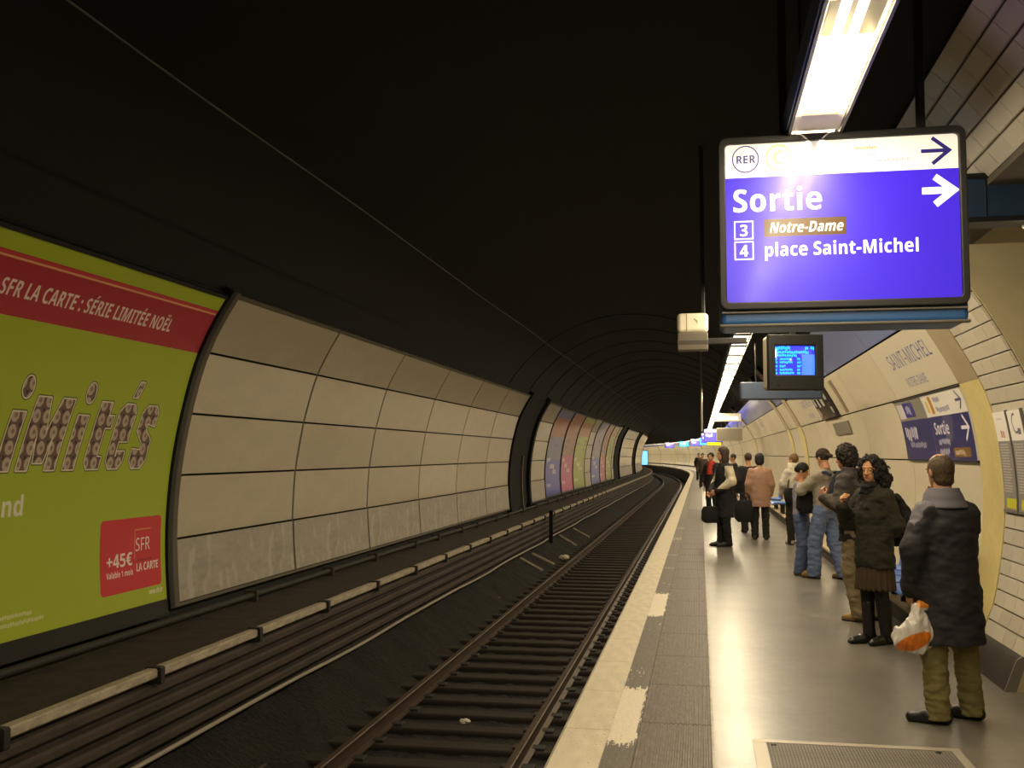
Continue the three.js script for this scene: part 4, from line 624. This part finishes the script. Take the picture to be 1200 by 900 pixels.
  face = minus(face, join([ell([.031, .011, .1], [.017, .011, .014]), ell([-.031, .011, .1], [.017, .011, .014])], .004), .008); face = join([face, ell([.031, .01, .08], [.014, .0115, .0125]), ell([-.031, .01, .08], [.014, .0115, .0125])], .003);
  const skin = new THREE.Color(o.skin), lip = new THREE.Color(o.lip ?? o.skin), dark = new THREE.Color(o.hairColor ?? 0x1a1410);
  const skinAt = (x, y, z) => { const [a, b, c] = toHead(x, y, z); if (c > .05) { const ax = Math.abs(Math.abs(a) - .031); if (c > .06 && b > .0285 && b < .0345 && ax < .02 && Math.abs(a) > .012) return dark; if (c > .08 && Math.hypot(ax * .8, b - .01) < .005) return dark; if (c > .075 && Math.hypot(a / .025, (b + .066) / .013) < 1) return lip; } return skin; };
  const headF = inHead(face), geos = [build(bodyF, bodyCell, () => skin), netMesh(headF, hc.map((v) => v - .15 * hk), hc.map((v) => v + .15 * hk), headCell, skinAt)];
  for (const [w, h, side] of [[J.wrL, o.handL, -1], [J.wrR, o.handR, 1]]) { const q = h ?? {}, e = side < 0 ? J.elL : J.elR, dir = q.dir ?? sub3(w, e), palm = q.palm ?? [side, 0, 0.1]; geos.push(build(handField(w, dir, palm, (q.thumb ?? 1) * side, q.curl ?? .45, k), handCell, () => skin, .015)); }
  const bg = mergeGeometries(geos); const bm = obj('body', bg, std(0xffffff, .55, { vertexColors: true }), T);
  const ctx = { k, S, J, up, T, toHead, inHead, clothCell, hc, hk, near, headCell };
  if (o.dress) o.dress(ctx);
  return T;
}
const rowsUp = (c, rows) => loft(rows.map(([y, a, b, z = 0, x = 0]) => { const l = c.up([0, y, 0]); return [y * c.k, a * c.k, b * c.k, (l[2] + z) * c.k, (l[0] + x) * c.k]; }));
function coat(c, name, mat, rows, ra, o = {}) { // body rows + sleeves
  const { J, k } = c, L = [rowsUp(c, rows)];
  if (!o.noSleeves) for (const s of ['L', 'R']) { const d = norm3(sub3(J['wr' + s], J['el' + s])); L.push(cap(J['sh' + s], J['el' + s], ra[0] * k, ra[1] * k), cap(J['el' + s], add3(J['wr' + s], d, (o.cuff ?? -.005) * k), ra[1] * k, ra[2] * k)); }
  const f = warp(join(L, o.blend ?? .045), (o.wrinkle ?? .009) * k, o.fx ?? 9, o.fy ?? 14, o.fz ?? 9, o.seed ?? 0);
  return obj(name, build(f, c.clothCell, o.colour), mat, c.T);
}
function trousers(c, mat, r, o = {}) {
  const { J, k } = c, L = [rowsUp(c, [[.8, .15, .11], [.92, .165, .12], [o.top ?? 1.02, .15, .105]])];
  for (const s of ['L', 'R']) { const a = J['ank' + s], b = J['knee' + s]; L.push(cap(J['hip' + s], b, r[0] * k, r[1] * k), cap(b, [a[0], (o.hem ?? .06) * k, a[2]], r[1] * k, r[2] * k)); }
  const base = warp(join(L, .03), (o.wrinkle ?? .01) * k, 12, o.fy ?? 22, 12, o.seed ?? 3), hem = (o.hem ?? .06) * k - .02;
  return obj('trousers', build(cut(base, (x, y) => hem - y), c.clothCell), mat, c.T);
}
function shoes(c, mat, o = {}) {
  for (const s of ['L', 'R']) { const a = c.J['ank' + s], t = o['toe' + s] ?? [0, 1], l = Math.hypot(...t), d = [t[0] / l, t[1] / l], k = c.k, q = (f, y, sd = 0) => [a[0] + d[0] * f * k - d[1] * sd * k, y * k, a[2] + d[1] * f * k + d[0] * sd * k];
    const L = [cap(q(-.045, .04), q(.06, .042), .04 * k, .045 * k), cap(q(.06, .04), q(.165, .03), .045 * k, .034 * k), cap(q(-.03, .05), q(-.02, (o.high ?? .1)), .042 * k, (o.shaft ?? .045) * k)];
    if (o.point) L.push(cap(q(.15, .028), q(.205, .024), .028 * k, .016 * k)); if (o.boot) L.push(cap(q(-.02, .1), q(-.005, o.boot), .043 * k, .058 * k)); if (o.heel) L.push(cap(q(-.055, .0), q(-.05, .05), .022 * k, .03 * k));
    const shoe = obj(o.boot ? 'boot' : 'shoe', build(cut(join(L, .02), (x, y) => -y), [.014, .009, .006][c.near]), mat, c.T);
    if (o.sole && c.near) obj('sole', build(cut(cut(join([cap(q(-.045, .03), q(.06, .03), .047 * k, .05 * k), cap(q(.06, .03), q(.165, .025), .05 * k, .038 * k)], .01), (x, y) => -y), (x, y) => y - .02), .008), o.sole, shoe);
  }
}
const hairMesh = (c, f, mat, cell, name = 'hair') => obj(name, build(c.inHead(f), cell ?? c.headCell * 1.2), mat, c.T);
const shortHair = minus(ell([0, .038, -.016], [.086, .104, .104]), join([ell([0, -.04, .1], [.075, .1, .075]), ell([0, -.13, .0], [.12, .09, .12])], .02), .02);
const hairMat = (c) => std(c, .75, { map: fabric });
function backpack(label, T, k, pos, size, mat, strapMat, tilt = 0) { // worn on the back: stands in the wearer's frame but is its own thing
  const t = thing('backpack', label, 'backpack'); t.position.copy(T.position); t.rotation.copy(T.rotation); const [w, h, d] = size, [x, y, z] = pos;
  const f = warp(join([ell([x, y, z], [w * .5, h * .52, d * .5]), ell([x, y - h * .12, z - d * .1], [w * .52, h * .38, d * .55])], .05), .012, 10, 10, 10, 4);
  const b = obj('bag', build(f, .012), mat, t); obj('pocket', build(warp(ell([x, y - h * .16, z - d * .42], [w * .36, h * .22, d * .24]), .006, 12, 12, 12), .012), strapMat, t);
  for (const s of [-1, 1]) { const pts = [[x + s * w * .3, y + h * .42, z + d * .3], [x + s * .12 * k, y + h * .42 + .04, z + d * .55 + .04], [x + s * .13 * k, y + h * .2, z + d * .55 + .2], [x + s * .15 * k, y - h * .2, z + d * .55 + .14], [x + s * w * .42, y - h * .36, z + d * .3]].map((p) => new THREE.Vector3(...p)); const g = new THREE.TubeGeometry(new THREE.CatmullRomCurve3(pts), 24, .02, 6); g.scale(1, 1, 1); obj('strap', g, strapMat, t); }
  return t;
}
function handbag(label, x, y, s, ry, w, h, d, mat, handle = .2, cat = 'bag') {
  const t = thing('handbag', label, cat); t.position.set(x, y, -s); t.rotation.y = ry;
  const f = warp(cut(cut(ell([0, h * .48, 0], [w * .62, h * .74, d * .62]), (a, b) => b - h), (a, b) => -b), .006, 9, 9, 9); f.lo = [-w * .65, 0, -d * .65]; f.hi = [w * .65, h, d * .65]; obj('bag', build(f, .014), mat, t);
  obj('handle', new THREE.TubeGeometry(new THREE.CatmullRomCurve3([[-w * .3, h * .93, 0], [-w * .2, h + handle * .8, 0], [0, h + handle, 0], [w * .2, h + handle * .8, 0], [w * .3, h * .93, 0]].map((p) => new THREE.Vector3(...p))), 20, .011, 6), mat, t); return t;
}
// ---- man in the dark coat, seen from behind, carrying a plastic bag
const COAT_DARK = 0x2e2a30, COAT_GREY = 0x77747e;
const man = person({ label: 'balding man in dark coat with grey shoulder patch and khaki trousers, hand at his chin', x: 1.52, s: 6.9, face: [-.28, -.96], h: 1.66, near: 2, skin: 0xb98a6c, lip: 0xa86a58, hairColor: 0x4a3a2a, headYaw: .12, headPitch: .12, lean: [0, .03],
  joints: { shL: [.155, 1.335, -.01], shR: [-.155, 1.335, -.01], ankL: [.12, .085, -.06], ankR: [-.15, .085, .02], kneeL: [.11, .48, .0], kneeR: [-.13, .48, .04], elL: [.26, 1.1, -.05], wrL: [.235, .84, .04], elR: [-.22, 1.1, .16], wrR: [.0, 1.36, .15] },
  handL: { dir: [-.02, -1, .25], palm: [-1, 0, 0], curl: .95, thumb: 1 }, handR: { dir: [.5, .85, -.1], palm: [-.2, .1, -1], curl: .35 },
  dress(c) {
    const jk = (x, y, z) => { const X = x / c.k, Y = y / c.k, Z = z / c.k; if (X > .115 && X < .26 && Y > 1.27 - (X - .115) * .5 && Y < 1.42 && Z > -.075) return COAT_GREY; if (Y > 1.44) return COAT_GREY; if (X < -.1 && X > -.225 && Y > 1.34 && Z > -.02 ) return COAT_GREY; return COAT_DARK; };
    coat(c, 'coat', std(0xffffff, .75, { vertexColors: true, map: fabric }), [[.5, .225, .165, -.01], [.62, .222, .165, -.01], [.85, .21, .16], [1.05, .2, .15, -.005], [1.25, .2, .145, -.015], [1.33, .17, .13, -.015], [1.4, .125, .105, -.01], [1.47, .09, .09, 0.01]], [.074, .07, .058], { colour: jk, wrinkle: .012, cuff: .0, seed: 2 });
    obj('collar', build(cut(cut(minus(rowsUp(c, [[1.37, .155, .135, -.008], [1.43, .13, .116, -.002], [1.5, .106, .1, .008]]), rowsUp(c, [[1.36, .085, .08, .0], [1.54, .088, .082, .012]]), .01), (x, y, z) => y - c.k * (1.51 - Math.max(0, z / c.k) * .7)), () => -1), .008), cloth(COAT_GREY, .7), c.T);
    obj('cuff', build(cap(add3(c.J.wrL, [0, .05 * c.k, -.01]), add3(c.J.wrL, [0, -.005, 0]), .064 * c.k, .056 * c.k), .009), cloth(0x1c1a1e), c.T);
    trousers(c, cloth(0x857b4a), [.1, .08, .074], { wrinkle: .013, fy: 26, hem: .05 });
    shoes(c, std(0x17151a, .4), { toeL: [.85, .5], toeR: [.7, .7] });
    hairMesh(c, warp(minus(join([ell([0, .022, -.02], [.0845, .104, .104]), ell([0, -.06, -.045], [.066, .06, .06])], .02), join([ell([.0, .135, -.0], [.045, .045, .06]), ell([0, .005, .125], [.1, .12, .085]), ell([0, -.19, .0], [.12, .085, .14])], .02), .02), .004, 60, 30, 60), hairMat(0x5a4730));
  } });
{
  const t = thing('plastic_bag', 'white plastic carrier bag with orange print hanging from the man\'s hand', 'bag');
  const H = (x, y, z) => new THREE.Vector3(x, y, z).applyEuler(man.rotation).add(man.position), g = H(.235 * .965, .70, .06);
  t.position.set(g.x + .02, .09, g.z + .13); t.rotation.set(0, .25, 0); t.scale.setScalar(.86);
  const f = warp(join([ell([-.05, .5, 0], [.135, .095, .055]), ell([-.02, .57, 0], [.1, .1, .05]), ell([.03, .535, 0], [.075, .12, .045]), cap([.0, .62, 0], [.01, .72, 0], .05, .03), ell([.035, .735, 0], [.045, .03, .03])], .04), .012, 22, 9, 22, 1);
  obj('bag', build(f, .007, (x, y, z) => { const u = x * .9 + .05, e = ((x + .055) / .135) ** 2 + ((y - .485 - (x + .05) * .35) / .062) ** 2; return e < 1 ? 0xd9761a : (y > .725 && x > -.01) ? 0xd9822a : 0xd9d2cc; }), phys(0xffffff, .28, { vertexColors: true, clearcoat: .4, clearcoatRoughness: .2 }), t);
}
// ---- woman with curly hair
const woman = person({ label: 'woman with long curly black hair in olive coat, brown skirt and black boots', x: 1.5, s: 9.55, face: [-.85, .53], h: 1.63, near: 2, skin: 0xc79468, lip: 0xa85f50, hairColor: 0x15100e, headYaw: .5, headPitch: .04,
  joints: { ankL: [.07, .085, -.05], ankR: [-.06, .085, .04], kneeL: [.08, .48, 0], kneeR: [-.07, .48, .03], hipL: [.085, .9, 0], hipR: [-.085, .9, 0], elL: [.245, 1.1, -.05], wrL: [.13, .96, .0], elR: [-.24, 1.1, .08], wrR: [-.14, 1.26, .24] },
  handL: { curl: .6 }, handR: { dir: [.15, .95, .25], palm: [.7, 0, -.6], curl: .85 },
  dress(c) {
    coat(c, 'coat', cloth(0x2b2718), [[.7, .205, .165], [.85, .2, .16], [1.02, .18, .14], [1.2, .19, .145], [1.33, .175, .13], [1.4, .135, .115], [1.47, .085, .085]], [.074, .068, .058], { wrinkle: .013, cuff: .01, seed: 5 });
    const sk = rowsUp(c, [[.5, .195, .165], [.6, .19, .16], [.8, .17, .14]]), pl = (x, y, z) => sk(x, y, z) + .008 * Math.sin(Math.atan2(z, x) * 22) * clamp((.85 - y) * 3, 0, 1); pl.lo = sk.lo; pl.hi = sk.hi; obj('skirt', build(pl, .009), cloth(0x4a3826), c.T);
    obj('tights', build(join([cap(add3(c.J.kneeL, [0, .06, 0]), c.J.kneeL, .068, .062), cap(c.J.kneeL, c.J.ankL, .062, .045), cap(add3(c.J.kneeR, [0, .06, 0]), c.J.kneeR, .068, .062), cap(c.J.kneeR, c.J.ankR, .062, .045)], .005), .01), cloth(0x1d1512), c.T);
    shoes(c, std(0x141012, .3), { boot: .36, point: true, heel: true, toeL: [.1, 1], toeR: [-.1, 1] });
    const curls = join([ell([0, .04, -.03], [.115, .115, .12]), ell([.075, -.05, -.05], [.085, .13, .095]), ell([-.07, -.03, -.045], [.06, .1, .08]), ell([0, -.08, -.085], [.13, .14, .085]), ell([.1, -.13, -.075], [.085, .095, .08]), ell([.03, -.1, -.13], [.1, .11, .07])], .04), open = join([ell([0, -.015, .11], [.074, .12, .1]), ell([0, -.14, .05], [.05, .08, .07])], .03);
    const bumpy = warp(minus(curls, open, .015), .03, 26, 20, 26, 3); hairMesh(c, warp(bumpy, .014, 60, 50, 60, 8), hairMat(0x14100f), .0055);
    obj('scarf', build(warp(rowsUp(c, [[1.38, .1, .11, .02], [1.45, .095, .1, .025], [1.5, .07, .075, .03]]), .012, 14, 30, 14), .008), cloth(0x141211), c.T);
  } });
backpack('black rucksack on the back of the curly-haired woman', woman, .95, [.0, 1.08, -.245], [.3, .42, .17], cloth(0x121113), cloth(0x1b191b));
// ---- man with thick dark hair behind her
person({ label: 'man with thick dark hair in grey-brown jacket and beige trousers behind the curly-haired woman', x: 1.55, s: 10.9, face: [-.8, -.6], h: 1.74, near: 1, skin: 0xa9765a, hairColor: 0x2a2018, lean: [0, .07], headPitch: .12,
  joints: { ankL: [.14, .085, -.1], ankR: [-.1, .085, -.16], kneeL: [.13, .48, .0], kneeR: [-.1, .48, -.04], elL: [.27, 1.12, .02], wrL: [.2, 1.2, .24], elR: [-.26, 1.12, -.02], wrR: [-.2, .98, .16] }, handL: { dir: [-.2, .8, .5], palm: [-.9, 0, -.2], curl: .9 },
  dress(c) {
    coat(c, 'jacket', std(0xffffff, .85, { vertexColors: true, map: fabric }), [[.78, .2, .16], [.95, .2, .16], [1.15, .2, .155], [1.33, .19, .13], [1.41, .12, .1], [1.5, .09, .085]], [.085, .075, .058], { wrinkle: .016, seed: 7, colour: (x, y) => y / c.k < .98 ? 0x211c1e : y / c.k > 1.3 ? 0x4a4440 : 0x4d443c });
    trousers(c, cloth(0x8d7c5c), [.105, .09, .085], { wrinkle: .014, seed: 6 }); shoes(c, std(0x8c6c3a, .6), { toeL: [.1, 1], toeR: [-.2, 1], sole: std(0x3a3028, .8) });
    hairMesh(c, warp(minus(join([ell([0, .045, -.02], [.11, .115, .115]), ell([0, -.02, -.05], [.1, .1, .09])], .03), join([ell([0, -.05, .11], [.075, .11, .07]), ell([0, -.16, .02], [.12, .08, .12])], .02), .02), .02, 40, 40, 40, 6), hairMat(0x2a211b), .007);
  } });
// ---- couple embracing
const hugger = person({ label: 'young man in pale sweater and jeans with cap worn backwards, hugging a woman', x: 1.64, s: 14.35, face: [-.7, -.71], h: 1.72, near: 1, skin: 0xb98566, hairColor: 0x2a1c14, headPitch: .25, headYaw: -.15,
  joints: { ankL: [.13, .085, .1], ankR: [-.1, .085, -.2], kneeL: [.12, .48, .09], kneeR: [-.09, .48, -.06], elL: [.25, 1.17, .2], wrL: [.06, 1.22, .37], elR: [-.25, 1.16, .2], wrR: [-.05, 1.18, .38] }, handL: { curl: .3, palm: [-.8, 0, -.3] },
  dress(c) {
    coat(c, 'sweater', cloth(0xa39a8a), [[.9, .175, .14], [1.0, .18, .14], [1.2, .185, .14], [1.34, .18, .12], [1.41, .11, .09], [1.46, .075, .07]], [.075, .066, .05], { wrinkle: .011, seed: 11 });
    trousers(c, cloth(0x6a7ba4), [.108, .092, .09], { wrinkle: .015, seed: 9, hem: .05 }); shoes(c, std(0x6e5326, .6), { toeL: [.1, 1], toeR: [-.1, 1], sole: std(0x2a221c, .8) });
    hairMesh(c, shortHair, hairMat(0x2a1d15));
    obj('cap', build(c.inHead(join([cut(ell([0, .05, -.015], [.094, .1, .112]), (x, y) => .035 - y), cap([-.02, .03, -.1], [0, -.005, -.18], .03, .022), cap([.02, .03, -.1], [0, -.005, -.18], .03, .022)], .01)), .007), cloth(0x3a2d22), c.T);
  } });
backpack('dark blue backpack on the back of the young man in the pale sweater', hugger, 1, [0, 1.17, -.25], [.36, .5, .22], cloth(0x1c2033), cloth(0x27304e));
person({ label: 'dark-haired woman in lavender top and jeans held by the young man', x: 1.36, s: 14.72, face: [.93, .3], h: 1.53, near: 1, skin: 0xb48262, hairColor: 0x140f10, headPitch: .35, headYaw: .1,
  joints: { elR: [-.24, 1.14, .02], wrR: [-.17, 1.0, .2], elL: [.24, 1.14, .06], wrL: [.1, 1.1, .24] },
  dress(c) {
    coat(c, 'top', cloth(0x9590a4), [[.92, .17, .13], [1.05, .16, .125], [1.25, .175, .13], [1.36, .165, .11], [1.41, .1, .08], [1.45, .07, .065]], [.07, .06, .046], { wrinkle: .009, seed: 13 });
    trousers(c, cloth(0x56658c), [.1, .082, .08], { wrinkle: .012, seed: 2 }); shoes(c, std(0x8f7446, .6));
    hairMesh(c, join([minus(ell([0, .04, -.016], [.09, .106, .108]), join([ell([0, -.045, .1], [.075, .1, .07]), ell([0, -.14, .0], [.12, .085, .12])], .02), .02), ell([0, .0, -.1], [.05, .05, .04])], .02), hairMat(0x120e10));
  } });
handbag('black bag slung between the embracing couple', 1.46, .86, 14.45, .2, .32, .3, .12, cloth(0x0f0e10), .12);
// ---- person in white jacket
person({ label: 'person in white jacket and white scarf with black trousers beside the second arch', x: 1.7, s: 19.6, face: [-.45, -.9], h: 1.66, near: 1, skin: 0xb48a6a, hairColor: 0x7a5a30, headYaw: .3,
  joints: { elL: [.24, 1.16, .02], wrL: [.2, .98, .14], elR: [-.25, 1.12, .04], wrR: [-.2, .95, .14] },
  dress(c) {
    coat(c, 'jacket', cloth(0xd8d0c4), [[.88, .18, .14], [1.05, .18, .14], [1.25, .19, .145], [1.36, .175, .12], [1.43, .1, .09]], [.076, .068, .054], { wrinkle: .012, seed: 3 });
    trousers(c, cloth(0x1c1612), [.095, .075, .07], { hem: .04 }); shoes(c, std(0x8d8880, .5)); hairMesh(c, shortHair, hairMat(0x7a5a32));
    obj('scarf', build(warp(rowsUp(c, [[1.36, .13, .13, 0], [1.46, .125, .125, .01], [1.55, .1, .11, .015]]), .014, 12, 24, 12), .01), cloth(0xe4dcc6), c.T);
  } });
handbag('black handbag at the side of the person in white', 1.62, .78, 19.5, .9, .3, .26, .14, cloth(0x17120f), .16);
// ---- person in pink-beige coat, back to us
person({ label: 'person in pinkish beige coat seen from behind with dark trousers', x: 1.13, s: 20.6, face: [.05, -1], h: 1.66, near: 1, skin: 0xb48a6a, hairColor: 0x1a1512,
  joints: { elL: [.225, 1.11, -.03], wrL: [.24, .88, .03], elR: [-.235, 1.11, .0], wrR: [-.21, .9, .1] },
  dress(c) {
    coat(c, 'coat', cloth(0xb08a74), [[.66, .2, .16], [.85, .195, .155], [1.05, .185, .15], [1.25, .185, .14], [1.35, .155, .12], [1.43, .09, .085]], [.074, .066, .056], { wrinkle: .006, seed: 17 });
    trousers(c, cloth(0x1c1814), [.09, .075, .07]); shoes(c, std(0x14110f, .5)); hairMesh(c, warp(minus(join([ell([0, .04, -.016], [.1, .112, .112]), ell([0, -.04, -.04], [.095, .09, .08])], .03), ell([0, -.03, .12], [.08, .12, .07]), .02), .01, 40, 40, 40), hairMat(0x1b1613));
  } });
handbag('large black tote bag held by the person in the pinkish coat', .84, .34, 20.55, .15, .34, .42, .14, cloth(0x121012), .14);
person({ label: 'person in black coat mostly hidden behind the pinkish coat', x: 1.0, s: 22.4, face: [-.3, -.95], h: 1.68, near: 1, skin: 0xb08060, hairColor: 0x1d1613,
  dress(c) { coat(c, 'coat', cloth(0x1b171a), [[.7, .2, .15], [1.05, .19, .145], [1.25, .195, .14], [1.36, .18, .12], [1.43, .1, .09]], [.08, .07, .056]); trousers(c, cloth(0x17141a), [.095, .08, .075]); shoes(c, std(0x14110f, .5)); hairMesh(c, shortHair, hairMat(0x3a2a1e)); } });
// ---- long-haired person in dark coat with cream sleeves
person({ label: 'long-haired person in black coat with cream sleeves facing the track', x: .42, s: 19.0, face: [-.92, .38], h: 1.78, near: 1, skin: 0xb98a70, hairColor: 0x3a2818, headYaw: -.1,
  joints: { ankL: [.08, .085, -.02], ankR: [-.08, .085, .05], elL: [.25, 1.13, -.03], wrL: [.12, .96, .2], elR: [-.25, 1.12, .05], wrR: [-.08, .93, .24] },
  dress(c) {
    coat(c, 'coat', std(0xffffff, .85, { vertexColors: true, map: fabric }), [[.5, .2, .16], [.75, .19, .15], [1.05, .175, .14], [1.25, .19, .145], [1.36, .18, .12], [1.45, .09, .085]], [.078, .068, .054], { seed: 19, colour: (x, y, z) => { const X = Math.abs(x) / c.k; return X > .175 && y / c.k > 1.0 && y / c.k < 1.4 ? 0xd6cbb2 : 0x18151a; } });
    trousers(c, cloth(0x141216), [.09, .075, .07]); shoes(c, std(0x121012, .5), { point: true });
    hairMesh(c, minus(join([ell([0, .045, -.02], [.092, .108, .11]), ell([0, -.08, -.06], [.095, .15, .06]), ell([.07, -.08, -.01], [.032, .14, .05]), ell([-.07, -.08, -.01], [.032, .14, .05])], .03), join([ell([0, -.03, .11], [.06, .11, .09]), ell([0, -.2, .08], [.08, .12, .08])], .02), .015), hairMat(0x3b2a1b));
  } });
handbag('black briefcase held low by the long-haired person', .22, .42, 18.95, .3, .38, .3, .12, cloth(0x100f12), .2);
// ---- others further along
const plain = (label, x, s, face, h, top, low, hair, o = {}) => person({ label, x, s, face, h, near: 0, skin: 0xac7e60, hairColor: hair, ...o, dress(c) { coat(c, 'coat', cloth(top), [[.62, .2, .15], [1.05, .19, .145], [1.25, .195, .14], [1.36, .18, .12], [1.43, .1, .09]], [.08, .07, .056]); trousers(c, cloth(low), [.095, .08, .075]); shoes(c, std(0x17130f, .6)); hairMesh(c, shortHair, hairMat(hair)); if (o.scarf) obj('scarf', build(rowsUp(c, [[1.1, .12, .16, .03], [1.38, .12, .13, .01], [1.48, .1, .1, .01]]), .018), cloth(o.scarf), c.T); } });
plain('person in dark coat with bright red scarf behind the long-haired person', .3, 29, [-.5, .85], 1.7, 0x1d1618, 0x1c1a20, 0x1a1412, { scarf: 0xb8321f });
plain('person in charcoal coat standing between the long-haired person and the pinkish coat', .98, 31.5, [-1, .1], 1.66, 0x201c20, 0x1a181c, 0x2a1c14);
plain('distant person in olive-brown coat near the platform edge', .1, 52, [-.2, 1], 1.7, 0x4a4030, 0x2a2622, 0x1a1412);
plain('distant person in pale beige coat under the yellow sign', .42, 56, [.3, -1], 1.66, 0xa8977a, 0x3a342c, 0x3a2a1e);
plain('distant person in black coat walking beside the far blue sign', -.1, 66, [0, 1], 1.72, 0x1a1820, 0x1a181c, 0x1a1412);
renderer.render(scene, camera);
